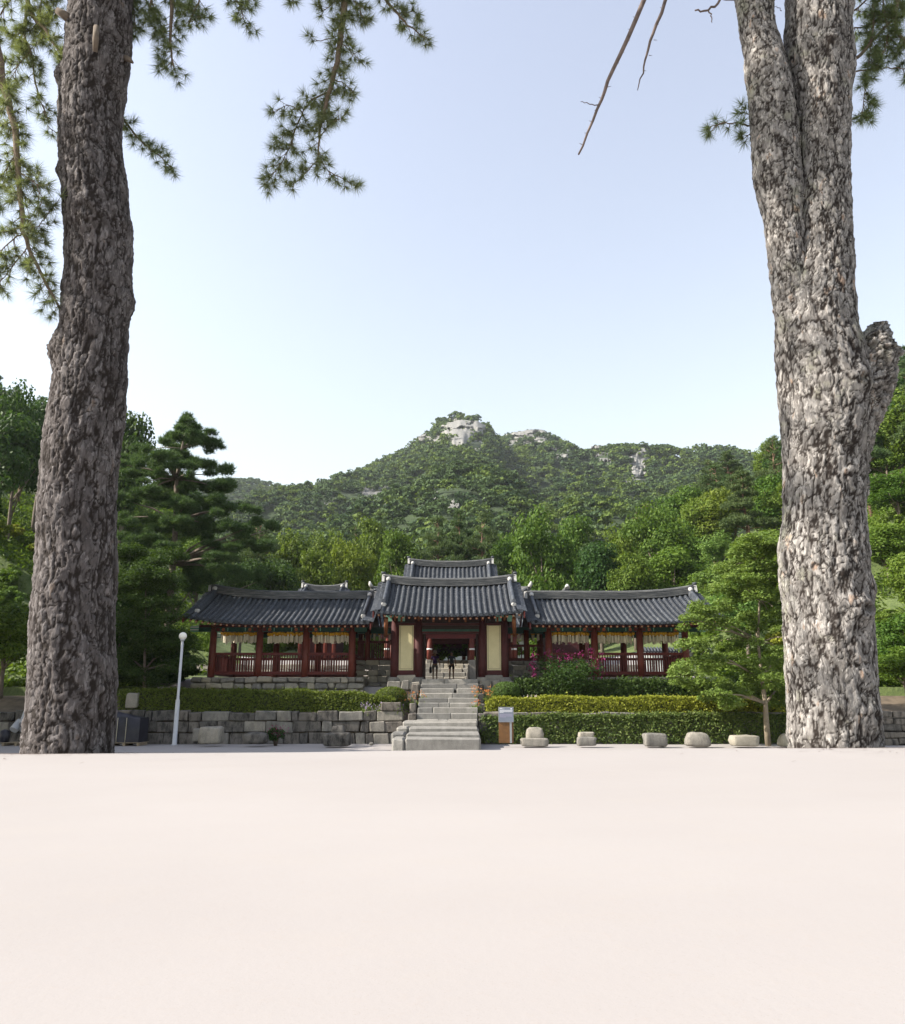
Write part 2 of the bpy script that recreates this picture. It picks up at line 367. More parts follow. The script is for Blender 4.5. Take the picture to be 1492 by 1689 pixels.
def mat_grass():
    m, t, b = newmat('grassy_earth'); v = coords(t)
    n1 = noise(t, v, 0.35, 6, 0.65); n2 = noise(t, v, 6, 5, 0.7)
    c = ramp(t, n1, [(0.32, (0.055, 0.085, 0.022)), (0.6, (0.12, 0.155, 0.045)), (0.75, (0.20, 0.17, 0.10))])
    c = mixc(t, mapr(t, n2, 0.4, 0.65, 0, 0.6), c, (0.045, 0.070, 0.02))
    t.links.new(c, b.inputs['Base Color']); b.inputs['Roughness'].default_value = 0.95
    bump(t, b, n2, 0.8, 0.15); return m
M['grass'] = mat_grass()
M['under'] = mat_flat('forest_floor', (0.026, 0.042, 0.015), 0.95, 0.4, 0.2)

# ------------------------------------------------------------------ terrain
zl = at(115, 1240, 6.5); zr_ = at(1375, 1232, 6.5)
def base(X, Y):
    X = np.asarray(X, float); Y = np.asarray(Y, float)
    zp = zl.z + (zr_.z - zl.z) * np.clip((X - zl.x) / (zr_.x - zl.x), -1, 2)
    zp = zp + (fbm(X * 0.9, Y * 0.9, 3, 3) - 0.45) * 0.025
    z = zp * (1 - sstep(6.0, 16.0, Y)) + (fbm(X * 0.3, Y * 0.3, 5, 3) - 0.45) * 0.05 * sstep(16, 18, Y)
    z = z + 1.40 * sstep(37.80, 37.84, Y) + 0.75 * sstep(38.0, 40.6, Y) + 0.45 * sstep(41.3, 41.4, Y) + 0.55 * sstep(42, 47, Y)
    up = 1.55 * sstep(57.0, 57.1, Y) + 0.07 * np.clip(Y - 62, 0, 60) + 0.10 * np.clip(Y - 90, 0, 2000)
    z = z + up
    k = 3.0
    hr = 0.62 * k * np.log1p(np.exp(np.clip((X - 16.5) / k, -30, 30))); hl = 0.62 * k * np.log1p(np.exp(np.clip((-X - 20) / k, -30, 30)))
    z = z + np.minimum(hr, 40) * sstep(43, 62, Y) + np.minimum(hl, 34) * sstep(42, 60, Y)
    return z
TX = -0.12                                 # axis of the temple
STX = 1.75                                 # half width of the stair corridor
def ground_z(X, Y):
    z = base(X, Y)
    m = (np.abs(np.asarray(X) - TX) < STX + 0.45) & (np.asarray(Y) > 36) & (np.asarray(Y) < 41.2)
    z = np.where(m, np.minimum(z, 0.2 + np.clip((np.asarray(Y) - 37) / 3.4, 0, 1) * 1.9), z)
    return z

RIDGES = [  # distance, silhouette in the photograph
    (820, [(250, 800), (330, 792), (385, 790), (420, 788), (470, 800), (520, 793), (560, 790), (620, 830), (700, 900)]),
    (640, [(380, 880), (440, 850), (500, 812), (545, 792), (590, 772), (620, 757), (650, 745), (680, 727), (705, 712), (722, 690), (738, 679), (760, 675), (785, 682), (802, 696), (818, 720), (834, 768), (852, 815), (880, 860), (930, 910), (1000, 960)]),
    (800, [(760, 760), (810, 722), (835, 716), (860, 712), (885, 708), (905, 714), (925, 724), (945, 740), (975, 760), (1010, 800)]),
    (600, [(860, 880), (905, 810), (935, 765), (960, 742), (990, 731), (1030, 729), (1060, 733), (1090, 733), (1120, 742), (1150, 732), (1185, 731), (1215, 737), (1250, 752), (1290, 742), (1350, 725), (1430, 700), (1520, 690), (1700, 700)]),
    (330, [(820, 990), (930, 930), (1000, 890), (1060, 855), (1120, 830), (1180, 805), (1230, 790), (1290, 760), (1400, 720), (1520, 670), (1700, 620)]),
    (260, [(-200, 690), (0, 720), (100, 750), (220, 800), (320, 850), (420, 890), (520, 920), (640, 960)]),
]
RP = []
for D, sil in RIDGES:
    xs = [at(px, py, D).x for px, py in sil]; zs = [at(px, py, D).z - 7.0 for px, py in sil]; px = sil[-1][0]
    xs = [xs[0] - D * 0.35] + xs + [xs[-1] + D * 0.35]; zs = [zs[0] - D * 0.30] + zs + [zs[-1] - D * 0.30 * (px < 1600)]
    RP.append((D, np.array(xs), np.array(zs)))
def mount(X, Y):
    X = np.asarray(X, float); Y = np.asarray(Y, float)
    z = np.full(X.shape, -50.0)
    n = fbm(X / 70, Y / 70, 11, 4) - 0.47
    rg = 1 - np.abs(2 * fbm(X / 130 + 3, Y / 210, 23, 3) - 0.95)
    for D, xs, zs in RP:
        Xe = X * (D / np.maximum(Y, 60)) ** 0.55
        H = np.interp(Xe, xs, zs)
        t = np.clip((Y - 105) / (D - 105), 0, 1.0)
        zz = 9 + (H - 9) * t ** 1.22
        zz = zz + (n * 46 + (rg - 0.75) * 30) * np.sin(np.pi * np.clip(t, 0, 1)) ** 0.8 * (D / 640.0)
        zz = np.where(Y > D, H - (Y - D) * 0.55, zz)
        z = np.maximum(z, zz)
    return z
def allz(X, Y): return np.where(np.asarray(Y) < 112, ground_z(X, Y), np.maximum(ground_z(X, Y), mount(X, Y)))
def hit(px, py, y0=100, y1=900):
    Ys = np.linspace(y0, y1, 1600)
    xc = (px - CX) / F; yc = (CY - py) / F
    t = Ys / (math.cos(PITCH) - yc * math.sin(PITCH))
    X = xc * t; Z = ZC + t * (math.sin(PITCH) + yc * math.cos(PITCH))
    T = mount(X, Ys)
    if not (T >= Z).any(): return float('nan'), float('nan'), float('nan')
    k = np.argmax(T >= Z)
    return X[k], Ys[k], T[k]

def build_ground():
    ys = np.concatenate([np.arange(-30, 0, 3.0), np.arange(0, 5, 0.5), np.arange(5, 18, 0.25), np.arange(18, 37.6, 0.7), [37.78, 37.81, 37.84, 37.9],
                         np.arange(38.2, 41.2, 0.3), [41.29, 41.41], np.arange(41.8, 56.8, 0.8), [56.95, 57.12, 57.3], np.arange(58, 75, 1.0), np.arange(76, 130, 2.5), np.geomspace(134, 1350, 16)])
    xs = np.concatenate([-np.geomspace(28, 1350, 22)[::-1], np.arange(-27, 27.1, 0.6), np.geomspace(28, 1350, 22)])
    XX, YY = np.meshgrid(xs, ys)
    ZZ = ground_z(XX, YY)
    ZZ = np.where(YY > 112, np.minimum(ZZ, 14), ZZ); ZZ = np.where(YY > 150, 8.0, ZZ)
    V = np.stack([XX, YY, ZZ], -1).reshape(-1, 3); n, m = XX.shape
    i, j = np.meshgrid(np.arange(n - 1), np.arange(m - 1), indexing='ij')
    a = (i * m + j).ravel(); Fa = np.stack([a, a + 1, a + m + 1, a + m], -1)
    yc = YY.ravel()[a] + 0.01; xc = np.abs(XX.ravel()[a] + 0.3)
    mi = np.where(yc < 37.7, 0, np.where(yc < 41.3, 1, np.where((yc < 66) & (xc < 15), 0, 2)))
    mi = np.where((yc < 37.7) & (xc > 26) & (yc > 20), 2, mi)
    return np_mesh('ground', V, Fa, True, mi)
struct('ground', build_ground(), [M['sand'], M['soil'], M['grass']])

def build_mountain():
    ys = np.concatenate([np.arange(108, 300, 4.0), np.arange(300, 860, 5.0), [900, 1000, 1150]])
    us = np.linspace(-0.95, 0.95, 300)
    UU, YY = np.meshgrid(us, ys); XX = UU * YY
    ZZ = mount(XX, YY); ZZ = np.maximum(ZZ, 2.0)
    V = np.stack([XX, YY, ZZ], -1).reshape(-1, 3); n, m = XX.shape
    i, j = np.meshgrid(np.arange(n - 1), np.arange(m - 1), indexing='ij')
    a = (i * m + j).ravel(); Fa = np.stack([a, a + 1, a + m + 1, a + m], -1)
    return np_mesh('mountain', V, Fa, True)
struct('mountain', build_mountain(), [M['under']])

# ------------------------------------------------------------------ foliage helpers
def rand_dirs(rng, n):
    return unit(rng.normal(size=(n, 3)))
def leaf_quads(rng, P, N, size, aspect=0.55, jitter=0.8, up=0.25):
    n = len(P)
    nn = unit(N * (1 - jitter * 0.5) + rng.normal(size=(n, 3)) * jitter * 0.6 + np.array([0, 0, up]))
    a = unit(np.cross(nn, rng.normal(size=(n, 3)))); b = np.cross(nn, a)
    s = (size * rng.uniform(0.65, 1.3, n))[:, None]
    V = np.stack([P - a * s, P - b * s * aspect, P + a * s, P + b * s * aspect], 1).reshape(-1, 3)
    Fa = np.arange(4 * n).reshape(-1, 4)
    return V, Fa
def clump_points(rng, C, Rd, n, shell=3.0):
    p = np.prod(Rd, axis=1) ** (2 / 3.0); p = p / p.sum()
    k = rng.choice(len(C), n, p=p)
    d = rand_dirs(rng, n); d[:, 2] = np.where(d[:, 2] < -0.3, d[:, 2] * 0.5, d[:, 2]); d = unit(d)
    r = rng.uniform(0, 1, n) ** (1 / shell)
    return C[k] + d * Rd[k] * r[:, None], d
def needle_tris(rng, C, A, L, n_per, width, spread=0.9):
    n = len(C) * n_per
    c = np.repeat(C, n_per, 0); a = np.repeat(A, n_per, 0)
    d = unit(a * 0.65 + rand_dirs(rng, n) * spread)
    l = (np.repeat(np.broadcast_to(L, (len(C),)), n_per) * rng.uniform(0.7, 1.15, n))[:, None]
    s = unit(np.cross(d, rand_dirs(rng, n))) * width
    V = np.stack([c - s, c + s, c + d * l], 1).reshape(-1, 3)
    return V, np.arange(3 * n).reshape(-1, 3)

# normalised trees: height 1, base at origin
TREEV = {}
def make_broad(seed, n=8000, leaf=0.016, wide=0.36, low=0.22, lobes=34):
    rng = np.random.default_rng(seed)
    cz = low + (1 - low) / 2; rz = (1 - low) / 2
    d = rand_dirs(rng, lobes); rr = rng.uniform(0.35, 0.85, lobes)[:, None]
    taper = 1 - 0.30 * np.clip(d[:, 2:3], 0, 1)
    C = np.concatenate([d[:, :2] * rr * wide * taper, cz + d[:, 2:3] * rr * rz], 1)
    r0 = rng.uniform(0.085, 0.17, lobes)
    Rd = np.stack([r0, r0, r0 * rng.uniform(0.55, 0.85, lobes)], 1)
    C[:, 2] = np.minimum(C[:, 2], 1.0 - Rd[:, 2] * 0.9)
    P, N = clump_points(rng, C, Rd, n)
    V, Fa = leaf_quads(rng, P, N, leaf)
    crown = np_mesh('crown', V, Fa)
    mb = MB(); tr = 0.018
    mb.tube([(0, 0, -0.03), (0.006, 0.004, low * 0.6), (0.01, -0.006, low * 1.5), (0, 0, 0.62)], [tr * 1.25, tr, tr * 0.75, tr * 0.3], 8)
    for k in range(9):
        c = C[k]; z0 = low * 0.75 + 0.04 * k
        mb.tube([(0.004, 0, z0), (c[0] * 0.5, c[1] * 0.5, (z0 + c[2]) / 2 - 0.01), tuple(c)], [tr * 0.5, tr * 0.33, tr * 0.1], 5)
    return mb.mesh('trunk'), crown
def make_pine(seed, n=2200, wide=0.27, low=0.42, pads=26, tuft=0.030, per=7):
    rng = np.random.default_rng(seed)
    z = np.linspace(low, 0.97, pads) + rng.uniform(-0.02, 0.02, pads)
    prof = wide * np.clip(1.08 - (z - low) / (1 - low), 0.12, 1) ** 0.7 * rng.uniform(0.45, 1.1, pads)
    an = np.arange(pads) * 2.4 + rng.uniform(-0.5, 0.5, pads)
    C = np.stack([np.cos(an) * prof * 0.75, np.sin(an) * prof * 0.75, z], 1)
    r0 = np.clip(prof * 0.55, 0.045, 0.12)
    Rd = np.stack([r0 * 1.15, r0 * 1.15, r0 * 0.36], 1)
    P, N = clump_points(rng, C, Rd, n, 2.2)
    V, Fa = needle_tris(rng, P, unit(N * 0.5 + np.array([0, 0, 0.8])), tuft, per, 0.0038, 0.9)
    crown = np_mesh('crown', V, Fa)
    mb = MB(); tr = 0.016
    mb.tube([(0, 0, -0.03), (0.012, 0.0, 0.25), (-0.008, 0.01, 0.5), (0.008, 0, 0.75), (0, 0, 0.97)], [tr * 1.15, tr, tr * 0.8, tr * 0.5, tr * 0.15], 8)
    for k in range(pads):
        c = C[k]; z0 = c[2] - 0.04
        mb.tube([(0, 0, z0), (c[0] * 0.55, c[1] * 0.55, z0 + 0.012), (c[0], c[1], c[2] - r0[k] * 0.2)], [tr * 0.36, tr * 0.26, tr * 0.1], 5)
    return mb.mesh('trunk'), crown
for k in range(5): TREEV['broad%d' % k] = make_broad(100 + k, wide=[0.36, 0.30, 0.42, 0.33, 0.26][k], low=[0.2, 0.25, 0.16, 0.3, 0.2][k], lobes=[34, 30, 42, 30, 28][k])
for k in range(3): TREEV['pine%d' % k] = make_pine(200 + k, low=[0.42, 0.5, 0.34][k], wide=[0.27, 0.22, 0.30][k])
MESHMAT = {}
def mesh_with(me, mat):
    key = (me.name, mat.name)
    if key not in MESHMAT:
        m2 = me.copy(); setmats(m2, mat); MESHMAT[key] = m2
    return MESHMAT[key]
def tree(kind, name, label, loc, h, wscale, leafmat, trunkmat, rz=0.0, group=None):
    o = thing(name, label, 'tree', loc, group)
    o.scale = (h * wscale, h * wscale, h); o.rotation_euler = (0, 0, rz)
    tm, cm = TREEV[kind]
    for nm, me, mt in (('trunk', tm, trunkmat), ('crown', cm, leafmat)):
        c = bpy.data.objects.new(nm, mesh_with(me, mt)); col.objects.link(c); c.parent = o
    return o
def gz(x, y): return float(allz(np.array([x]), np.array([y]))[0])
def tree_px(kind, name, label, px, ytop, Y, wpx, leafmat, trunkmat, rz=0.0, group=None):
    """tree at depth Y whose crown top shows at ytop and whose crown is about wpx wide"""
    top = at(px, ytop, Y); b = gz(top.x, Y); h = max(2.5, top.z - b)
    ratio = {'broad0': .78, 'broad1': .68, 'broad2': .9, 'broad3': .72, 'broad4': .6, 'pine0': .56, 'pine1': .48, 'pine2': .62}[kind]
    wm = wpx * Y / F
    return tree(kind, name, label, (top.x, Y, b - 0.1), h, min(1.9, max(0.55, wm / (ratio * h))), leafmat, trunkmat, rz, group)

# ------------------------------------------------------------------ stone pieces
def stone_mesh(wd, dp, ht, seed, bev=0.035, jit=0.035):
    """bevelled uneven block, 44 triangles, centred in x and y, base at 0"""
    rn = random.Random(seed)
    b = min(bev, wd * 0.2, ht * 0.2, dp * 0.2); vs = []; idx = {}
    for sx in (-1, 1):
        for sy in (-1, 1):
            for sz in (-1, 1):
                j = Vector((rn.uniform(-jit, jit), rn.uniform(-jit, jit), rn.uniform(-jit, jit)))
                c = Vector((sx * wd / 2, sy * dp / 2, ht / 2 + sz * ht / 2)) + j
                for ax in range(3):
                    p = c.copy()
                    for a2 in range(3):
                        if a2 != ax: p[a2] -= (sx, sy, sz)[a2] * b * rn.uniform(0.6, 1.4)
                    idx[(sx, sy, sz, ax)] = len(vs); vs.append(p)
    fs = []
    for ax in range(3):
        o1, o2 = [(1, 2), (2, 0), (0, 1)][ax]
        for s in (-1, 1):
            q = []
            for (u, v) in ((-1, -1), (1, -1), (1, 1), (-1, 1)):
                k = [0, 0, 0]; k[ax] = s; k[o1] = u; k[o2] = v; q.append(idx[(*k, ax)])
            fs.append(tuple(q) if s > 0 else tuple(q[::-1]))
    for ax in range(3):
        o1, o2 = [(1, 2), (2, 0), (0, 1)][ax]
        for u in (-1, 1):
            for v in (-1, 1):
                k0 = [0, 0, 0]; k1 = [0, 0, 0]; k0[ax] = -1; k1[ax] = 1
                for k in (k0, k1): k[o1] = u; k[o2] = v
                f = (idx[(*k0, o1)], idx[(*k1, o1)], idx[(*k1, o2)], idx[(*k0, o2)])
                fs.append(f if u * v > 0 else f[::-1])
    for sx in (-1, 1):
        for sy in (-1, 1):
            for sz in (-1, 1):
                f = tuple(idx[(sx, sy, sz, a)] for a in range(3)); fs.append(f if sx * sy * sz > 0 else f[::-1])
    me = bpy.data.meshes.new('stone'); me.from_pydata([tuple(p) for p in vs], [], fs); me.update()
    return me
def stone_wall(parent, x0, x1, yf, z0, heights, depth, meanw, seed, mat, name='stone', irregular=0.45, mats=None, bev=0.035):
    rn = random.Random(seed); z = z0
    for ci, h in enumerate(heights):
        x = x0
        while x < x1 - 0.02:
            wd = meanw * rn.uniform(1 - irregular, 1 + irregular)
            if x1 - (x + wd) < meanw * 0.4: wd = x1 - x
            hh = h * rn.uniform(0.97, 1.0) if ci < len(heights) - 1 else h * rn.uniform(0.82, 1.08)
            me = stone_mesh(wd - 0.03, depth, hh - 0.025, rn.randrange(10**6), bev)
            mm = mat if not mats else rn.choice(mats)
            link(name, me, mm, parent, (x + wd / 2, yf + depth / 2 + rn.uniform(-0.05, 0.04), z + 0.012))
            x += wd
        z += h

# ------------------------------------------------------------------ tiled roofs
def roof(parent, xl, xr, ye, yr, ze, zr, rise_l, rise_r, sp=0.28, plaster=True, desc_l=True, desc_r=True, hip=0.0, v_hip=0.0, back=True, rr=0.078):
    """Gable roof with the eave facing -Y. hip>0 widens the eaves below v_hip (hip-and-gable)."""
    xc = (xl + xr) / 2; hw = (xr - xl) / 2
    def lift(x):
        t = (x - xc) / hw
        return (rise_l * max(0, -t) ** 2.6 if t < 0 else rise_r * t ** 2.6)
    def S(x, v):
        e = ze + lift(x) * 0.8; r = zr + lift(max(xl, min(xr, x)))
        return Vector((x, ye + (yr - ye) * v, e + (r - e) * (0.74 * v + 0.26 * v * v)))
    def ext(v):                                    # how far past the verges the slope reaches at v
        return hip * max(0, (v_hip - v) / v_hip) if hip > 0 else 0.0
    root = parent
    slope = (Vector((0, yr, zr)) - Vector((0, ye, ze))).length
    nrow = int(round((xr - xl + 2 * hip) / sp)); x0 = xl - hip; spx = (xr - xl + 2 * hip) / nrow
    # bed of concave tiles, stepped
    nst = max(8, int(slope / 0.22)); bed = MB()
    for r in range(nrow):
        xa = x0 + r * spx; xm = xa + spx / 2
        vmax = 1.0
        if hip > 0 and (xm < xl or xm > xr):
            vmax = v_hip * (1 - (xl - xm if xm < xl else xm - xr) / hip)
        k = max(1, int(nst * vmax)); rows = []
        for i in range(k):
            for q, dz in ((i / nst, 0.035), (min(vmax, (i + 1) / nst), 0.0)):
                rows.append([S(xa + spx * c, q) + Vector((0, 0, dz + dip)) for c, dip in ((0, 0.03), (0.28, -0.015), (0.5, -0.03), (0.72, -0.015), (1, 0.03))])
        bed.grid(rows, 0, False)
        p = [S(xa + spx * c, 0) + Vector((0, -0.012, 0.035 + dip)) for c, dip in ((0, 0.0), (0.28, -0.035), (0.5, -0.045), (0.72, -0.035), (1, 0.0))]
        q = [a - Vector((0, -0.02, 0.035 + 0.055 * math.sin(math.pi * c))) for a, c in zip(p, (0.08, 0.28, 0.5, 0.72, 0.92))]
        bed.grid([q, p], 0, False)
    link('tile_bed', bed, M['tile'], root)
    # convex rows, one object each
    for r in range(nrow + 1):
        x = x0 + r * spx; vmax = 0.985
        if hip > 0 and (x < xl - 0.01 or x > xr + 0.01):
            vmax = v_hip * (1 - (xl - x if x < xl else x - xr) / hip)
        if vmax < 0.06: continue
        n = max(2, int(slope * vmax / 0.36)); mb = MB(); rows = []
        for i in range(n):
            for q, rad in ((i / n, rr * 1.06), ((i + 1) / n, rr * 0.94)):
                c = S(x, q * vmax) + Vector((0, 0, 0.015))
                rows.append([c + Vector((math.cos(a) * rad, 0, math.sin(a) * rad)) for a in [math.pi * (1 - j / 6) for j in range(7)]])
        mb.grid(rows, 0, True)
        c = S(x, 0) + Vector((0, -0.012, 0.012)); vs = [c] + [c + Vector((math.cos(a) * rr * 1.12, 0, math.sin(a) * rr * 1.12)) for a in [2 * math.pi * j / 12 for j in range(12)]]
        mb.add(vs, [(0, 1 + j, 1 + (j + 1) % 12)[::-1] for j in range(12)], 0)
        me = mb.mesh('tile_row'); link('tile_row', me, M['tile'], root)
    # rear slope
    if back:
        mb = MB(); rows = []
        for i in range(7):
            v = i / 6
            rows.append([Vector((p.x, 2 * yr - p.y, p.z)) for p in [S(xl - ext(v) + (xr - xl + 2 * ext(v)) * j / 24, v) for j in range(25)]])
        mb.grid(rows[::-1], 0, True); link('rear_slope', mb, M['tile'], root)
    # soffit boards under the eave
    mb = MB()
    mb.grid([[S(xl + (xr - xl) * j / 24, v) + Vector((0, 0, -0.10)) for j in range(25)] for v in (0.03, 0.5, 0.95)][::-1], 0)
    mb.grid([[Vector((p.x, 2 * yr - p.y, p.z)) for p in [S(xl + (xr - xl) * j / 24, v) + Vector((0, 0, -0.10)) for j in range(25)]] for v in (0.03, 0.5, 0.95)], 0)
    link('soffit', mb, M['darkwood'], root)
    # main ridge: stacked courses
    mb = MB(); N = 40; h = 0.0
    for li, (hwid, ht) in enumerate(((0.20, 0.07), (0.17, 0.05), (0.185, 0.05), (0.165, 0.05), (0.18, 0.05), (0.15, 0.05), (0.165, 0.045))):
        prof = []
        for j in range(N + 1):
            x = xl + (xr - xl) * j / N; z = zr + lift(x) + h + 0.02
            prof.append([(x, yr - hwid, z), (x, yr - hwid, z + ht), (x, yr + hwid, z + ht), (x, yr + hwid, z)])
        mb.grid(prof, 0); mb.add([*prof[0], *prof[-1]], [(0, 1, 2, 3), (7, 6, 5, 4)], 0); h += ht
    mb.tube([(xl + (xr - xl) * j / 20, yr, zr + lift(xl + (xr - xl) * j / 20) + h + 0.02) for j in range(21)], 0.10, 8)
    rd = link('ridge', mb, M['ridge'], root)
    for s, x in ((-1, xl), (1, xr)):
        mb = MB(); z = zr + lift(x)
        mb.hexa([(x - 0.07, yr - 0.26, z + 0.02), (x + 0.07, yr - 0.26, z + 0.02), (x + 0.07, yr + 0.26, z + 0.02), (x - 0.07, yr + 0.26, z + 0.02),
                 (x - 0.07, yr - 0.13, z + h + 0.05), (x + 0.07, yr - 0.13, z + h + 0.05), (x + 0.07, yr + 0.13, z + h + 0.05), (x - 0.07, yr + 0.13, z + h + 0.05)])
        link('ridge_end', mb, M['plaster'] if plaster else M['ridge'], rd)
        mb = MB(); mb.tube([(x - s * 0.1, yr, z + h + 0.13), (x + s * 0.05, yr, z + h + 0.15), (x + s * 0.10, yr, z + h + 0.22)], [0.10, 0.09, 0.05], 6)
        link('ridge_finial', mb, M['tile'], rd)
    # descending ridges at the verges, with sideways tiles outside them
    for s, x, on in ((-1, xl + 0.30, desc_l), (1, xr - 0.30, desc_r)):
        if not on: continue
        vs = [0.99, 0.8, 0.6, 0.4, 0.22] if hip == 0 else [0.99, 0.88, 0.75, v_hip]
        mb = MB()
        for dz, rad in ((0.06, 0.15), (0.18, 0.125), (0.28, 0.10)):
            mb.tube([S(x, v) + Vector((0, 0, dz)) for v in vs], rad, 8)
        de = link('descending_ridge', mb, M['tile'], root)
        e = S(x, vs[-1]); mb = MB()
        mb.tube([e + Vector((0, -0.02, 0.28)), e + Vector((0, -0.14, 0.30))], [0.12, 0.10], 10); link('end_tile', mb, M['tile'], de)
        mb = MB(); mb.tube([e + Vector((0, 0.02, 0.13)), e + Vector((0, -0.14, 0.10))], [0.14, 0.10], 10); link('plaster_end', mb, M['plaster'], de)
        e = S(x, 0.93); mb = MB(); mb.tube([e + Vector((0, 0.16, 0.42)), e + Vector((0, -0.02, 0.36)), e + Vector((0, -0.12, 0.26))], [0.11, 0.13, 0.08], 8); link('plaster_cap', mb, M['plaster'], de)
        mb = MB(); nn = int(slope / 0.2)
        for k in range(nn):
            v = (k + 0.5) / nn
            if hip > 0 and v < v_hip: continue
            p = S(x, v)
            rows = []
            for d, dz in ((0.08, 0.10), (0.34, 0.06), (0.58, 0.0)):
                rows.append([p + Vector((s * d, (math.cos(a) * 0.085), dz + math.sin(a) * 0.07)) for a in [math.pi * j / 5 for j in range(6)]])
            mb.grid(rows, 0, True)
        link('verge_tiles', mb, M['tile'], root)
        # bargeboard
        mb = MB(); xb = x + s * 0.44
        for a, b in zip([0.0, 0.25, 0.5, 0.75], [0.25, 0.5, 0.75, 1.0]):
            if hip > 0 and b <= v_hip: continue
            for f in (1, -1):
                pa = S(xb, a); pb = S(xb, b)
                if f < 0: pa = Vector((pa.x, 2 * yr - pa.y, pa.z)); pb = Vector((pb.x, 2 * yr - pb.y, pb.z))
                mb.hexa([pa + Vector((-.03, 0, -.34)), pa + Vector((.03, 0, -.34)), pb + Vector((.03, 0, -.34)), pb + Vector((-.03, 0, -.34)),
                         pa + Vector((-.03, 0, -.04)), pa + Vector((.03, 0, -.04)), pb + Vector((.03, 0, -.04)), pb + Vector((-.03, 0, -.04))])
        link('bargeboard', mb, M['red'], root)
    if hip > 0:                                    # side slopes and hip ridges
        for s, x in ((-1, xl), (1, xr)):
            p0 = S(x, v_hip); p1 = S(x + s * hip, 0); p2 = Vector((p1.x, 2 * yr - p1.y, p1.z)); p3 = Vector((p0.x, 2 * yr - p0.y, p0.z))
            mb = MB(); rows = []
            for i in range(7):
                t = i / 6; a = p1.lerp(p0, t); b = p2.lerp(p3, t); rows.append([a.lerp(b, j / 8) + Vector((0, 0, -0.2 * math.sin(math.pi * t))) for j in range(9)])
            mb.grid(rows if s < 0 else rows[::-1], 0, True); link('side_slope', mb, M['tile'], root)
            mb = MB()
            for dz, rad in ((0.08, 0.14), (0.2, 0.11)):
                mb.tube([p0.lerp(p1, t) + Vector((0, 0, dz - 0.22 * math.sin(math.pi * t))) for t in (0, 0.25, 0.5, 0.75, 0.97)], rad, 8)
            link('hip_ridge', mb, M['ridge'], root)
            mb = MB(); q = p0.lerp(p1, 0.97); mb.tube([q + Vector((0, 0, 0.25)), q + Vector((s * 0.1, -0.05, 0.42)), q + Vector((s * 0.12, -0.05, 0.60))], [0.13, 0.12, 0.05], 8)
            link('plaster_cap', mb, M['plaster'], root)
    return S
def rafters(parent, S, x0, x1, yin, sp=0.30, drop=0.16, r=0.055):
    n = int((x1 - x0) / sp); a = MB(); b = MB()
    for i in range(n + 1):
        x = x0 + (x1 - x0) * i / n; p = S(x, 0); p = p + Vector((0, 0.10, -drop)); v = (yin - S(x, 0).y) / (S(x, 1).y - S(x, 0).y)
        q = S(x, v) + Vector((0, 0, -drop - 0.05))
        a.tube([p, q], r, 8)
        b.tube([p + Vector((0, -0.012, 0)), p], r * 0.98, 10)
        b.tube([p + Vector((0, -0.018, 0)), p + Vector((0, -0.012, 0))], r * 0.35, 8, 1)
    ra = link('rafters', a, M['redbrown'], parent); ra['kind'] = 'stuff'
    rb = link('rafter_ends', b, [M['orange_p'], M['green_l']], ra); rb['kind'] = 'stuff'

# ------------------------------------------------------------------ retaining walls, steps, terrace
YW = 37.45
tw = thing('retaining_wall', 'weathered grey stone retaining wall under the hedge, left of the steps', 'wall', (-10, YW, 0))
xe = xat(664, 1190, YW)
mb = MB(); mb.box(-24, xe - 0.1, YW + 0.25, YW + 0.40, 0, 1.30); link('backing', mb, M['soil'], tw)
stone_wall(tw, -24.0, xe, YW, -0.06, [0.56, 0.50, 0.46], 0.42, 0.80, 5, M['granite_d'], irregular=0.6, mats=[M['granite_d'], M['granite_d'], M['granite']])
stone_wall(tw, xe - 1.0, xe - 0.1, YW - 0.03, 1.44, [0.36], 0.4, 0.95, 8, M['granite_d'])
tw = thing('retaining_wall', 'low stone retaining wall overgrown with ivy, right of the steps', 'wall', (8, YW, 0))
xs2 = xat(797, 1190, YW)
mb = MB(); mb.box(xs2 + 0.1, 24, YW + 0.25, YW + 0.40, 0, 1.22); link('backing', mb, M['soil'], tw)
stone_wall(tw, xs2, 24.0, YW, -0.06, [0.62, 0.46, 0.38], 0.42, 1.0, 6, M['granite_d'], mats=[M['granite_d'], M['granite']])

st = thing('stone_steps', 'pale granite steps leading up to the temple gate', 'steps', (TX, 31.2, 0))
# wide lower treads
low = [(1235, 1218, 31.2, 645, 667, 793), (1218, 1209, 32.6, 645, 668, 792), (1209, 1199.5, 34.0, 654, 672, 790), (1199.5, 1190.0, 35.4, 663, 664, 787)]
zprev = 0.0; rn = random.Random(3)
for i, (yb, yt, Y, pa, pm, pb) in enumerate(low):
    zt = zat(yt, Y); xa, xm, xb = (xat(p, yt, Y) for p in (pa, pm, pb))
    Yn = low[i + 1][2] if i < 3 else 37.0
    segs = [(xm, xb)] if i == 3 else [(xa, xm), (xm, xb)]
    for a, b in segs:
        ht = zt - zprev + 0.25; me = stone_mesh(b - a - 0.03, Yn - Y + 0.25, ht, 40 + i * 3 + int(a * 7) % 5, 0.07, 0.03)
        link('step', me, M['step'], st, ((a + b) / 2, Y + (Yn - Y) / 2 + 0.12, zt - ht))
    zprev = zt
ys_ = [1186.5, 1176, 1167, 1159, 1151, 1143, 1135, 1127.5, 1120]
NU = len(ys_)
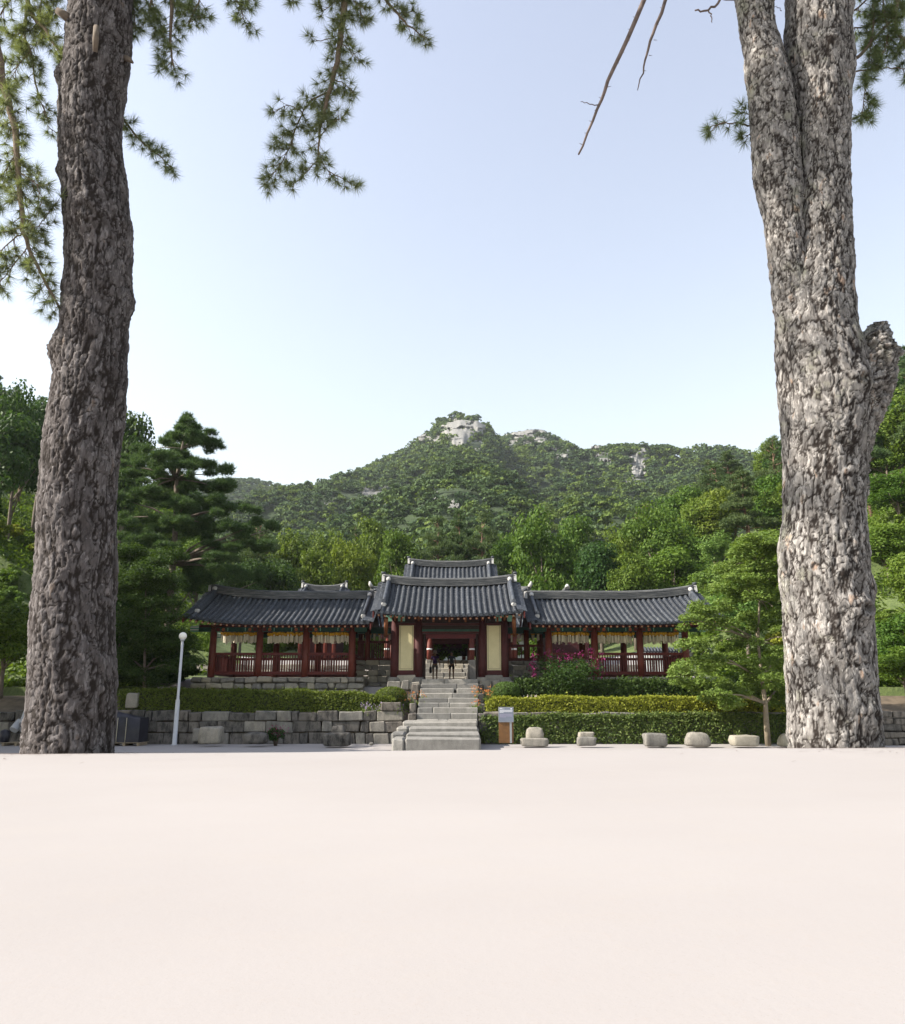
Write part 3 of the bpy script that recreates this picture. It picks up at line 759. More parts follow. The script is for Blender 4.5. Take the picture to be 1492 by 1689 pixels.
for i, yt in enumerate(ys_):
    Y = 36.95 + 0.42 * i; zt = zat(yt, Y)
    pa = 686 + (695 - 686) * i / 8; pb = 787.5 + 1.5 * i / 8
    xa, xb = xat(pa, yt, Y), xat(pb, yt, Y)
    cut = [xa] + sorted(rn.uniform(0.25, 0.75) * (xb - xa) + xa for _ in range(1 if i % 3 else 2)) + [xb]
    for a, b in zip(cut[:-1], cut[1:]):
        if b - a < 0.1: continue
        ht = zt - zprev + 0.12; dp = 0.62 if i < NU - 1 else 1.0
        link('step', stone_mesh(b - a - 0.015, dp, ht, rn.randrange(9999), 0.03, 0.012), M['step'], st, ((a + b) / 2, Y + dp / 2, zt - ht))
    zprev = zt
ZG = zprev                                     # gate floor
ck = thing('stair_cheek', 'stepped stone edging along the left side of the upper steps', 'wall', (TX - 1.9, 37.2, 1.2))
for i in range(4):
    Y = 37.3 + i * 0.8; zt = zat(ys_[min(8, i * 2 + 2)], 36.95 + 0.42 * min(8, i * 2 + 2)) - 0.25
    link('stone', stone_mesh(0.34, 0.78, 0.8, 300 + i), M['granite_d'], ck, (xat(686, 1186, 37) - 0.20, Y + 0.35, zt - 0.8))
ck = thing('stair_cheek', 'stepped stone edging along the right side of the upper steps', 'wall', (TX + 1.9, 37.2, 1.2))
for i in range(4):
    Y = 37.3 + i * 0.8; zt = zat(ys_[min(8, i * 2 + 2)], 36.95 + 0.42 * min(8, i * 2 + 2)) - 0.25
    link('stone', stone_mesh(0.34, 0.78, 0.8, 320 + i), M['granite_d'], ck, (xat(787.5, 1186, 37) + 0.22, Y + 0.35, zt - 0.8))

# ------------------------------------------------------------------ the gate
YG = 40.75
gate = thing('temple_gate', 'central temple gate with tiled roof, red timber and two cream wall panels', 'gate', (TX, YG, ZG))
def gx(px, py=1080, Y=YG): return xat(px, py, Y)
z_top = zat(1030, YG); z_sill = zat(1113, YG)
zbeam0 = zat(1045, YG)
mb = MB()
cols = [(650.5, 0.20), (690, 0.21), (795.5, 0.21), (832, 0.20)]
for px, r in cols:
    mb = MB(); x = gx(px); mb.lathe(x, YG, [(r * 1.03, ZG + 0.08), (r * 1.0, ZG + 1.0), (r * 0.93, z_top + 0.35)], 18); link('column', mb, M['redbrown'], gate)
    mb = MB(); mb.lathe(x, YG, [(0.36, ZG - 0.45), (0.34, ZG - 0.02), (0.27, ZG + 0.1)], 14); link('column_base', mb, M['granite'], gate)
for yb in (YG + 4.0,):
    for px, r in cols:
        x = gx(px); mb = MB(); mb.lathe(x, yb, [(r, ZG - 0.1), (r * 0.93, z_top + 0.35)], 14); link('column', mb, M['redbrown'], gate)
for a, b in ((658, 681.5), (803, 826)):
    pa, pb = gx(a), gx(b); zt, zb = zat(1029.5, YG), zat(1105.5, YG)
    mb = MB(); mb.box(pa - 0.05, pb + 0.05, YG - 0.06, YG + 0.06, zb, zt + 0.02); pn = link('wall_panel', mb, M['cream'], gate)
    for (u0, u1, w0, w1) in ((pa + .05, pa + .065, zb + .06, zt - .06), (pb - .065, pb - .05, zb + .06, zt - .06), (pa + .05, pb - .05, zb + .06, zb + .075), (pa + .05, pb - .05, zt - .075, zt - .06)):
        mb = MB(); mb.box(u0, u1, YG - 0.066, YG - 0.055, w0, w1); link('frame_line', mb, M['line'], pn)
    mb = MB(); mb.box(pa - 0.16, pb + 0.16, YG - 0.09, YG + 0.09, z_sill, zb); link('bottom_board', mb, M['redbrown'], gate)
    for q0, q1 in ((pa - 0.17, pa), (pb, pb + 0.17)):
        mb = MB(); mb.box(q0, q1 - 0.004 if q0 == pa - 0.17 else q1, YG - 0.075, YG + 0.075, zb, zt); link('door_jamb', mb, M['redbrown'], gate)
    link('sill_stone', stone_mesh(pb - pa + 0.28, 0.3, z_sill - ZG + 0.22, int(a)), M['granite_l'], gate, ((pa + pb) / 2, YG, ZG - 0.22))
# beams over the opening
x0, x1 = gx(648), gx(834)
for k, (ya, yb_, d, mt) in enumerate(((1018, 1027, 0.10, 'darkwood'), (1028, 1031.5, 0.14, 'redbrown'))):
    mb = MB(); mb.box(x0, x1, YG - d, YG + d, zat(yb_, YG), zat(ya, YG)); link('beam', mb, M[mt], gate)
xi0, xi1 = gx(697), gx(789)
for k, (ya, yb_, d, mt) in enumerate(((1031.6, 1038, 0.07, 'darkwood'), (1038.2, 1041.5, 0.11, 'green'), (1041.7, 1045, 0.09, 'redbrown'))):
    mb = MB(); mb.box(xi0 - 0.1, xi1 + 0.1, YG - d, YG + d, zat(yb_, YG), zat(ya, YG)); link('lintel', mb, M[mt], gate)
for k in range(7):
    mb = MB(); x = x0 + (x1 - x0) * (k + 0.5) / 7; mb.box(x - 0.05, x + 0.05, YG - 0.155, YG - 0.10, zat(1026.5, YG), zat(1018, YG)); link('bracket', mb, M['ochre'], gate)
for px in (650.5, 690, 795.5, 832):
    mb = MB(); x = gx(px); z = zat(1021, YG); mb.tube([(x, YG - 0.1, z - 0.1), (x, YG - 0.42, z + 0.02), (x, YG - 0.55, z + 0.15)], [0.07, 0.06, 0.03], 6); link('bracket_arm', mb, M['ochre'], gate)
for x in (gx(650.5), gx(832)):
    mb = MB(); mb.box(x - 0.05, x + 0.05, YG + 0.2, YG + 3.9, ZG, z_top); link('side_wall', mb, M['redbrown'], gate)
mb = MB(); mb.box(x0, x1, YG - 0.1, YG + 4.2, z_top + 0.36, z_top + 0.42); link('ceiling', mb, M['darkwood'], gate)
for s, px in ((-1, 699), (1, 787)):                # open door leaves
    mb = MB(); x = gx(px); mb.box(x - 0.04, x + 0.04, YG + 0.12, YG + 1.4, ZG + 0.05, zbeam0); link('door', mb, M['darkwood'], gate)
gp = thing('stone_platform', 'stone block platform that carries the central gate', 'platform', (TX, YG, 2.0))
stone_wall(gp, gx(640), gx(694), YG - 0.55, ZG - 0.95, [0.42, 0.46], 0.6, 0.7, 21, M['granite'])
stone_wall(gp, gx(790), gx(846), YG - 0.55, ZG - 0.95, [0.42, 0.46], 0.6, 0.7, 22, M['granite'])
mb = MB(); mb.box(gx(648), gx(836), YG + 0.06, YG + 4.3, ZG - 1.0, ZG - 0.06); link('fill', mb, M['granite'], gp)
YE, YR = YG - 1.75, YG + 2.0
ze, zr = zat(1014.5, YE), zat(968, YR)
S = roof(gate, TX - 3.62, TX + 3.50, YE, YR, ze, zr, 0.24, 0.24, sp=0.29)
rafters(gate, S, TX - 3.5, TX + 3.4, YG)
for s in (-1, 1):                                  # purlin ends under the gables
    for dy, py in ((0, 1020), (2.0, 985)):
        x = TX + s * 3.3; mb = MB(); z = zat(py, YG + dy); mb.box(min(x, x - s * 1.0), max(x, x - s * 1.0), YG + dy - 0.11, YG + dy + 0.11, z - 0.15, z + 0.15); link('purlin_end', mb, M['green_l'], gate)
    mb = MB(); x = TX + s * 3.15; mb.tube([(x, YE + 0.45, ze - 0.1), (x + s * 0.1, YG - 0.3, zat(1050, YG))], [0.10, 0.09], 8); link('corner_brace', mb, M['ochre'], gate)
gy = [S(TX, v) for v in (0.05, 1.0)]
for s in (-1, 1):
    x = gx(650.5) if s < 0 else gx(832)
    mb = MB(); a = S(x, (YG + 0.2 - YE) / (YR - YE)); b = S(x, 1.0)
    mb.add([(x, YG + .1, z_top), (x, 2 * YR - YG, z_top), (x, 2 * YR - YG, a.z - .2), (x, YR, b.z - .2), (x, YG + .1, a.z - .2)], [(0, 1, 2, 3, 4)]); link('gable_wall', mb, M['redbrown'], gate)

# ------------------------------------------------------------------ the two galleries
YF, YB = 41.3, 45.3
def railing(parent, xa, xb, y, z0, z1, mat, n, mid=False):
    mb = MB(); mb.box(xa, xb, y - 0.07, y + 0.07, z1 - 0.13, z1); link('top_rail', mb, mat, parent)
    mb = MB(); mb.box(xa, xb, y - 0.08, y + 0.08, z0, z0 + 0.15); br = link('bottom_rail', mb, mat, parent)
    ln = z1 - z0 - 0.28
    bal = MB(); bal.box(-0.024, 0.024, -0.024, 0.024, 0, ln); bm = bal.mesh('baluster'); setmats(bm, mat)
    for k in range(n):
        x = xa + (xb - xa) * (k + 0.5) / n
        link('baluster', bm, None, parent, (x, y, z0 + 0.15))
def railing_y(parent, x, ya, yb, z0, z1, mat, n):
    mb = MB(); mb.box(x - 0.07, x + 0.07, ya, yb, z1 - 0.13, z1); link('top_rail', mb, mat, parent)
    mb = MB(); mb.box(x - 0.08, x + 0.08, ya, yb, z0, z0 + 0.15); link('bottom_rail', mb, mat, parent)
    ln = z1 - z0 - 0.28
    bal = MB(); bal.box(-0.024, 0.024, -0.024, 0.024, 0, ln); bm = bal.mesh('baluster'); setmats(bm, mat)
    for k in range(n): link('baluster', bm, None, parent, (x, ya + (yb - ya) * (k + 0.5) / n, z0 + 0.15))
lan = MB()
lan.lathe(0, 0, [(0.02, 0.0), (0.07, -0.02), (0.09, -0.08), (0.06, -0.14), (0.02, -0.16)], 8)
lan_m = lan.mesh('shade'); setmats(lan_m, M['yellow'])
tg = MB(); tg.box(-0.045, 0.045, -0.003, 0.003, -0.52, -0.16); tag_m = tg.mesh('paper_tag'); setmats(tag_m, M['paper'])
NTH = 'first second third fourth fifth sixth seventh eighth ninth tenth eleventh twelfth thirteenth fourteenth'.split()
def lanterns(xa, xb, y, z, n, label, group, seed, rows=2):
    rn = random.Random(seed)
    for r in range(rows):
        for k in range(n):
            x = xa + (xb - xa) * (k + 0.5 + rn.uniform(-0.25, 0.25)) / n
            o = thing('paper_lantern', '%s, %s row, %s from the left' % (label, ('front', 'middle', 'rear')[r], NTH[k]), 'lantern', (x, y + 0.32 * r, z + rn.uniform(-0.05, 0.03)), group)
            a = bpy.data.objects.new('shade', lan_m); col.objects.link(a); a.parent = o
            b = bpy.data.objects.new('paper_tag', tag_m); col.objects.link(b); b.parent = o; b.rotation_euler = (0, 0, rn.uniform(-0.9, 0.9)); b.location = (0, 0, rn.uniform(-0.06, 0.06))
def gallery(side):
    sg = -1 if side == 'left' else 1
    g = thing('gallery_building', 'open red gallery wing with dark tiled roof on the %s of the gate' % side, 'building', (TX + sg * 8.4, YF, 2.6))
    pxs = [350, 427, 503.5, 580] if sg < 0 else [905, 981, 1056, 1131]
    X = [xat(p, 1080, YF) for p in pxs]
    zc0 = zat(1112, YF); zc1 = zat(1038, YF); zr1 = zat(1076.5, YF); 
    for yy in (YF, YB):
        for i, x in enumerate(X):
            mb = MB(); b0 = zc0 - 0.2 if yy == YF else zat(1117, YB)
            mb.lathe(x, yy, [(0.185, b0), (0.18, b0 + 1), (0.165, zc1 + 0.2)], 16); link('column', mb, M['red_col'], g)
            if yy == YF: link('column_base', stone_mesh(0.52, 0.5, 0.3, 60 + i), M['granite'], g, (x, yy, zc0 - 0.45))
    for i in range(3):
        railing(g, X[i] + 0.17, X[i + 1] - 0.17, YF, zc0 - 0.02, zr1, M['red'], 15)
        railing(g, X[i] + 0.17, X[i + 1] - 0.17, YB, zc0 - 0.02, zr1 - 0.05, M['red'], 15)
    for x in (X[0], X[-1]): railing_y(g, x, YF + 0.17, YB - 0.17, zc0 - 0.02, zr1, M['red'], 24)
    # painted beams
    xa, xb = X[0] - 0.75, X[-1] + 0.75
    zb0, zb1 = zat(1042, YF), zat(1035, YF)
    for yy in (YF, YB):
        mb = MB(); mb.box(xa, xb, yy - 0.12, yy + 0.12, zb0, zb1); bm = link('beam', mb, M['green'], g)
        mb = MB(); mb.box(xa, xb, yy - 0.10, yy + 0.10, zb1 + 0.004, zat(1030.5, YF)); link('beam', mb, M['redbrown'], g)
        if yy == YF:
            for i in range(3):
                c = (X[i] + X[i + 1]) / 2
                mb = MB(); mb.box(c - 0.42, c + 0.42, yy - 0.132, yy - 0.12, zb0 + 0.05, zb1 - 0.05); link('painted_panel', mb, M['green_l'] if False else M['green'], bm)
                for u in (-0.47, 0.43):
                    mb = MB(); mb.box(c + u, c + u + 0.04, yy - 0.136, yy - 0.12, zb0 + 0.02, zb1 - 0.02); link('painted_band', mb, M['green_l'], bm)
                for u in (-0.68, 0.68):
                    mb = MB(); mb.tube([(c + u, yy - 0.128, (zb0 + zb1) / 2), (c + u, yy - 0.119, (zb0 + zb1) / 2)], 0.085, 10); link('painted_flower', mb, M['orange_p'], bm)
                    mb = MB(); mb.box(c + u - 0.16, c + u + 0.16, yy - 0.124, yy - 0.12, zb0 + 0.015, zb0 + 0.035); link('painted_band', mb, M['ochre'], bm)
                for u in (-0.95, 0.95):
                    mb = MB(); mb.box(c + u - 0.09, c + u + 0.09, yy - 0.130, yy - 0.12, zb0 + 0.03, zb1 - 0.03); link('painted_panel', mb, M['red'], bm)
    for x in X:
        mb = MB(); mb.tube([(x, YF - 0.1, zb1 - 0.02), (x, YF - 0.4, zb1 + 0.06), (x, YF - 0.5, zb1 + 0.17)], [0.07, 0.06, 0.03], 6); link('bracket_arm', mb, M['ochre'], g)
    for yy in (YF, (YF + YB) / 2, YB):                # painted purlin ends beyond the end column
        zz = zb0 if yy != (YF + YB) / 2 else zat(1005, yy)
        e = X[0] - 0.76 if sg < 0 else X[-1] + 0.76
        mb = MB(); mb.box(min(e, e + sg * 0.42), max(e, e + sg * 0.42), yy - 0.13, yy + 0.13, zz, zz + 0.30); pe = link('purlin_end', mb, M['green_l'], g)
        for k in (0.07, 0.2):
            mb = MB(); mb.box(min(e, e + sg * 0.42), max(e, e + sg * 0.42), yy - 0.134, yy - 0.12, zz + k, zz + k + 0.05); link('painted_band', mb, M['white_p'], pe)
    mb = MB(); mb.box(X[0] - 0.3, X[-1] + 0.3, YF + 0.1, YB - 0.1, zb1 + 0.32, zb1 + 0.36); link('ceiling', mb, M['darkwood'], g)
    # roof
    ye, yr = YF - 1.75, (YF + YB) / 2
    ze_, zr_2 = zat(1027.5, ye), zat(989, yr)
    if sg < 0: xl, xr = xat(347, 975, yr), xat(606, 1027, ye); rl, rr_ = 0.42, 0.02
    else: xl, xr = xat(879, 1030, ye), xat(1146, 980, yr); rl, rr_ = 0.02, 0.36
    S = roof(g, xl, xr, ye, yr, ze_, zr_2, rl, rr_, sp=0.285, desc_l=True, desc_r=True)
    rafters(g, S, xl + 0.2, xr - 0.2, YF)
    # lanterns in the bays
    zl_ = zat(1042.5, YF + 0.5)
    for i in range(3):
        nm = ['outer', 'middle', 'inner'][i if sg < 0 else 2 - i]
        lanterns(X[i] + 0.25, X[i + 1] - 0.2, YF + 0.35, zl_, 13, 'lantern tag in the %s bay of the %s gallery' % (nm, side),
                 'lanterns in the %s bay of the %s gallery' % (nm, side), 10 * i + (5 if sg < 0 else 6), 3)
    # set-back link to the gate
    la, lb = (X[-1], gx(648, 1080, 43.6)) if sg < 0 else (gx(836, 1080, 43.6), X[0])
    yl = 43.6; lk = thing('link_passage', 'short red railed passage joining gate and %s gallery' % side, 'building', ((la + lb) / 2, yl, 2.8))
    z0, z1 = zat(1090, yl), zat(1063 if sg > 0 else 1057, yl)
    railing(lk, la, lb, yl, z0, z1, M['red'], 9 if sg > 0 else 16)
    cpx = 868 if sg > 0 else 606
    mb = MB(); mb.lathe(xat(cpx, 1070, yl - 0.2), yl - 0.2, [(0.15, zat(1092, yl)), (0.14, zat(1040, yl))], 12); link('column', mb, M['red_col'], lk)
    link('column_base', stone_mesh(0.34, 0.36, 0.3, 77), M['granite_l'], lk, (xat(cpx, 1070, yl - 0.2), yl - 0.2, zat(1092, yl) - 0.27))
    mb = MB(); mb.box(la, lb, yl - 0.1, yl + 0.1, zat(1045, yl), zat(1035, yl)); link('beam', mb, M['green'], lk)
    stone_wall(lk, min(la, xat(598, 1100, yl - .2)) if sg < 0 else la - 0.2, lb + (1.3 if sg > 0 else 0.1), yl - 0.45, zat(1121, yl) - 0.6, [0.42, 0.36, 0.30, 0.28, 0.24], 0.5, 0.55, 31 if sg < 0 else 33, M['granite_l'], mats=[M['granite_l'], M['granite']])
    lanterns(la + 0.2, lb - 0.1, yl + 0.3, zat(1040, yl), 6, 'lantern tag in the passage on the gate\'s %s side' % side, 'lanterns in the %s passage' % side, 90 + sg, 2)
    # stone platform
    pl = thing('stone_platform', 'rough stone platform under the %s gallery' % side, 'platform', (TX + sg * 8.4, YF, 2.2))
    a, b = (xat(318, 1120, YF), xat(602, 1120, YF)) if sg < 0 else (xat(882, 1120, YF), xat(1160, 1120, YF))
    zt = zat(1115.5, YF - 0.4)
    stone_wall(pl, a, b, YF - 0.42, zt - 0.98, [0.34, 0.32, 0.30], 0.45, 0.62, 41 if sg < 0 else 43, M['granite_l'], mats=[M['granite_l'], M['granite'], M['granite_l']], bev=0.06)
    mb = MB(); mb.box(a + 0.1, b - 0.1, YF + 0.06, YB + 0.5, zt - 1.0, zt - 0.04); link('fill', mb, M['granite_l'], pl)
    return g
gallery('left'); gallery('right')

# ------------------------------------------------------------------ pavilion hall behind the gate, and farther roofs
YH = 52.0
hall = thing('pavilion_hall', 'raised pavilion hall with hipped tiled roof behind the gate', 'building', (TX, YH, 3.3))
hx = [xat(708 + 70 * k, 1070, YH) for k in (-1, 0, 1, 2)]
zf = zat(1053, YH); zb_ = zat(1089, YH)
for yy in (YH, YH + 4.2, YH + 8.4):
    for k, x in enumerate(hx):
        b0 = zb_ if yy == YH else zb_
        mb = MB(); mb.lathe(x, yy, [(0.17, b0), (0.165, zf)], 14); c = link('column', mb, M['red_col'], hall)
        if yy == YH:
            zz = zat(1072, YH); mb = MB(); mb.lathe(x, yy, [(0.178, zz), (0.178, zz + 0.10)], 14); link('white_band', mb, M['white_p'], c)
        link('column_base', stone_mesh(0.44, 0.44, zb_ - 3.1, 400 + k, 0.03), M['granite_l'], hall, (x, yy, 3.1))
mb = MB(); mb.box(hx[0] - 0.4, hx[-1] + 0.4, YH - 0.25, YH + 8.6, zf + 0.3, zf + 0.5); link('floor', mb, M['darkwood'], hall)
mb = MB(); mb.box(hx[0] - 0.4, hx[-1] + 0.4, YH - 0.16, YH + 0.16, zf, zf + 0.29); link('floor_beam', mb, M['red'], hall)
for k in (1, 2):
    mb = MB(); mb.box(hx[0] - 0.4, hx[-1] + 0.4, YH + 4.2 * k - 0.16, YH + 4.2 * k + 0.16, zf - 0.05, zf + 0.29); link('floor_beam', mb, M['redbrown'], hall)
mb = MB(); mb.box(hx[0], hx[-1], YH + 0.1, YH + 8.3, zf + 0.5, zf + 2.3); link('upper_wall', mb, M['redbrown'], hall)
mb = MB(); mb.box(hx[0] - 0.4, hx[-1] + 0.4, YH + 8.42, YH + 8.55, zat(1082, YH + 8.4), zf); link('rear_board', mb, M['darkwood'], hall)
yr_ = YH + 4.2; ye_ = YH - 1.6
S = roof(hall, xat(674, 930, yr_), xat(812, 930, yr_), ye_, yr_, zat(962, ye_) - 1.2, zat(936, yr_), 0.22, 0.22, sp=0.30, hip=2.1, v_hip=0.56)
hs = thing('stone_stairs', 'sunlit stone stairs rising to the pavilion hall behind the visitors', 'steps', (TX, 50.3, 3.3))
for i, yt in enumerate((1116, 1109, 1102, 1095)):
    Y = 50.3 + 0.42 * i; zt = zat(yt, Y); xa, xb = xat(700, yt, Y), xat(772, yt, Y)
    x = xa
    while x < xb - 0.1:
        wd = min(rn.uniform(0.9, 1.5), xb - x); link('step', stone_mesh(wd - 0.02, 0.7, 0.5, rn.randrange(9999)), M['granite_l'], hs, (x + wd / 2, Y + 0.35, zt - 0.5)); x += wd
bw = thing('courtyard_wall', 'low stone wall at the top of the inner stairs', 'wall', (TX, 57, 4.0))
stone_wall(bw, -6, 6, 57.0, 3.6, [0.4, 0.4, 0.35], 0.4, 0.9, 51, M['granite_l'])
fb = thing('main_hall', 'pale hall front glimpsed through the gate under the pavilion', 'building', (TX, 70, 5.4))
mb = MB(); mb.box(-7, 7, 70, 76, 5.2, 8.0); link('wall', mb, M['white_p'], fb)
for k in range(8):
    mb = MB(); mb.cyl(-6.9 + k * 1.97, 69.9, 5.2, 8.0, 0.16); link('column', mb, M['redbrown'], fb)
roof(fb, -7.6, 7.6, 68.4, 73, 8.0, 9.2, 0.2, 0.2, sp=0.42)
def far_hall(px0, px1, ytop, Y, label, depth=3.2, hh=1.5):
    xl, xr = xat(px0, ytop, Y + depth), xat(px1, ytop, Y + depth); zr2 = zat(ytop, Y + depth) - 0.35
    g = thing('temple_hall', label, 'building', ((xl + xr) / 2, Y, gz((xl + xr) / 2, Y)))
    b0 = gz((xl + xr) / 2, Y)
    mb = MB(); mb.box(xl + 0.4, xr - 0.4, Y + 0.8, Y + 2 * depth - 0.8, b0 - 0.3, zr2 - hh); link('wall', mb, M['redbrown'], g)
    for k in range(5):
        x = xl + 0.45 + (xr - xl - 0.9) * k / 4; mb = MB(); mb.cyl(x, Y + 0.75, b0 - 0.3, zr2 - hh, 0.14); link('column', mb, M['red_col'], g)
    roof(g, xl, xr, Y - 0.4, Y + depth, zr2 - hh, zr2, 0.25, 0.25, sp=0.30); return g
far_hall(499, 571, 968, 58, 'small tiled hall peeping over the left gallery roof')
g = thing('temple_hall', 'small gable peak peeping over the right gallery roof', 'building', (xat(932, 975, 60), 60, 4.5))
xm = xat(932, 975, 60); zz = zat(976, 60)
mb = MB()
for s in (-1, 1):
    mb.hexa([(xm, 59, zz - .12), (xm + s * 2.2, 59, zz - 1.15), (xm + s * 2.2, 66, zz - 1.15), (xm, 66, zz - .12), (xm, 59, zz + .05), (xm + s * 2.2, 59, zz - 1.0), (xm + s * 2.2, 66, zz - 1.0), (xm, 66, zz + .05)] if s > 0 else
            [(xm - 2.2, 59, zz - 1.15), (xm, 59, zz - .12), (xm, 66, zz - .12), (xm - 2.2, 66, zz - 1.15), (xm - 2.2, 59, zz - 1.0), (xm, 59, zz + .05), (xm, 66, zz + .05), (xm - 2.2, 66, zz - 1.0)])
link('roof', mb, M['tile'], g)
for s in (-1, 1):
    for k in range(8):
        mb = MB(); x = xm + s * (0.1 + 0.28 * k); z = zz + 0.06 - (0.1 + 0.28 * k) * 0.47
        mb.tube([(x, 58.98, z), (x, 66, z)], 0.08, 8); link('tile_row', mb, M['tile'], g)
mb = MB(); mb.tube([(xm, 58.9, zz + 0.15), (xm, 66, zz + 0.15)], 0.16, 8); link('ridge', mb, M['ridge'], g)
mb = MB(); mb.tube([(xm, 58.85, zz + 0.12), (xm, 58.95, zz + 0.3), (xm, 59.1, zz + 0.42)], [0.2, 0.16, 0.06], 8); link('ridge_end', mb, M['plaster'], g)
mb = MB(); mb.box(xm - 1.6, xm + 1.6, 59.8, 65, 4.0, zz - 1.1); link('wall', mb, M['redbrown'], g)
cw = thing('courtyard_wall', 'tile-topped white wall seen through the right gallery', 'wall', (xat(1080, 1080, 52), 52, 3.3))
xa, xb = xat(1062, 1080, 52), xat(1175, 1080, 52); zz = zat(1076, 52)
mb = MB(); mb.box(xa, xb, 52, 52.35, 3.0, zz); link('wall', mb, M['white_p'], cw)
for k in range(22):
    mb = MB(); x = xa + (xb - xa) * (k + .5) / 22; mb.tube([(x, 51.7, zz + 0.02), (x, 52.17, zz + 0.3), (x, 52.65, zz + 0.02)], 0.075, 8); link('tile_row', mb, M['tile'], cw)
mb = MB(); mb.add([(xa, 51.7, zz - .02), (xb, 51.7, zz - .02), (xb, 52.17, zz + .26), (xa, 52.17, zz + .26), (xb, 52.65, zz - .02), (xa, 52.65, zz - .02)], [(0, 1, 2, 3), (3, 2, 4, 5)]); link('tile_bed', mb, M['tile'], cw)
iw = thing('courtyard_wall', 'pale stone wall at the back of the inner yard, seen through the galleries', 'wall', (-9, 56.2, 3.3))
stone_wall(iw, -22, -6.1, 56.2, 3.2, [0.45, 0.4, 0.4], 0.4, 1.0, 61, M['granite_l'])
stone_wall(iw, 6.1, 16, 56.2, 3.2, [0.45, 0.4, 0.4], 0.4, 1.0, 62, M['granite_l'])

# ------------------------------------------------------------------ garden planting
def hedge(label, x0, x1, yc, z0f, z1f, depth, mat, n, leaf, seed, name='hedge', core=True, rough=0.07):
    """leafy box hedge; z0f/z1f give bottom and top height as functions of x"""
    rng = np.random.default_rng(seed)
    g = thing(name, label, 'hedge' if name == 'hedge' else 'plant', ((x0 + x1) / 2, yc, z0f((x0 + x1) / 2)))
    x = rng.uniform(x0, x1, n); f = rng.uniform(0, 1, n); zl0 = np.array([z0f(a) for a in x]); zt = np.array([z1f(a) for a in x])
    zt = zt + (fbm(x * 1.3, x * 0 + seed, seed, 3) - 0.45) * 0.22
    top = f < 0.45
    bulge = (fbm(x * 1.6, zl0 + f * 3, seed + 3, 3) - 0.45) * 0.5
    y = np.where(top, yc + rng.uniform(-0.5, 0.5, n) * depth, yc - depth / 2 - bulge * 0.3 + rng.exponential(0.05, n))
    u = rng.uniform(0, 1, n)
    z = np.where(top, zt - rng.exponential(0.04, n) + (rng.uniform(0, 1, n) > 0.96) * rng.uniform(0, 0.14, n), zl0 + (zt - zl0) * u)
    rd = np.where(u > 0.8, (u - 0.8) * depth * 0.6, 0); y = np.where(top, y, y + rd)
    back = rng.uniform(0, 1, n) < 0.08; y = np.where(back & ~top, yc + depth / 2, y)
    N = np.where(top[:, None], np.array([0, -0.2, 1.0]), np.array([0, -1.0, 0.35]))
    P = np.stack([x, y, z], 1) + rng.normal(size=(n, 3)) * rough * 0.5
    V, Fa = leaf_quads(rng, P, N, leaf, 0.5, 0.95)
    link('foliage', np_mesh('foliage', V, Fa), mat, g)
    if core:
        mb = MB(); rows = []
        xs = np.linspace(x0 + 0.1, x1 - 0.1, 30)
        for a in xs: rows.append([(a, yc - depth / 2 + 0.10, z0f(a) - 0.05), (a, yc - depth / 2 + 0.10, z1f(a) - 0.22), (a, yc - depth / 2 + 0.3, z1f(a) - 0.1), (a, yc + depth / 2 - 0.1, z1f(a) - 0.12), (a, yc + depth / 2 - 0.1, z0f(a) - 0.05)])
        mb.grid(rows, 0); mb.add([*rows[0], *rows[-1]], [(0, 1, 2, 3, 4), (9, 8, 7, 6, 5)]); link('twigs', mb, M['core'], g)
    return g
YHg = 38.6
def zpx(pts, Y):
    xs = [xat(p, q, Y) for p, q in pts]; zs = [zat(q, Y) for p, q in pts]
    return lambda x: float(np.interp(x, xs, zs))
hedge('clipped green hedge on the terrace above the left stone wall', xat(205, 1150, YHg), xat(652, 1150, YHg), YHg,
      lambda x: 1.35, zpx([(200, 1136), (330, 1137), (480, 1139), (600, 1143), (655, 1152)], YHg - 0.3), 1.5, M['hedge_g'], 26000, 0.055, 11)
hedge('bright yellow-green hedge along the terrace right of the steps', xat(800, 1160, YHg), xat(1300, 1160, YHg), YHg - 0.1,
      lambda x: 1.15, zpx([(790, 1158), (815, 1152), (900, 1150), (1000, 1150), (1150, 1151), (1300, 1152)], YHg - 0.3), 1.4, M['hedge_y'], 28000, 0.055, 12)
hedge('dark ivy hanging over the right retaining wall', xat(793, 1190, YW - 0.1), xat(1310, 1190, YW - 0.1), YW - 0.02,
      lambda x: 0.05, zpx([(790, 1185), (850, 1181), (1000, 1180), (1300, 1180)], YW - 0.1), 0.36, M['ivy'], 30000, 0.06, 13, 'ivy', False, 0.12)
hedge('dark leafy ground plants behind the yellow-green hedge', xat(850, 1140, 39.9), xat(1170, 1140, 39.9), 39.9,
      lambda x: 1.9, zpx([(845, 1122), (900, 1126), (960, 1128), (1050, 1124), (1170, 1126)], 39.6), 1.2, M['leaf_c'], 15000, 0.07, 14, 'ground_plants', True, 0.2)
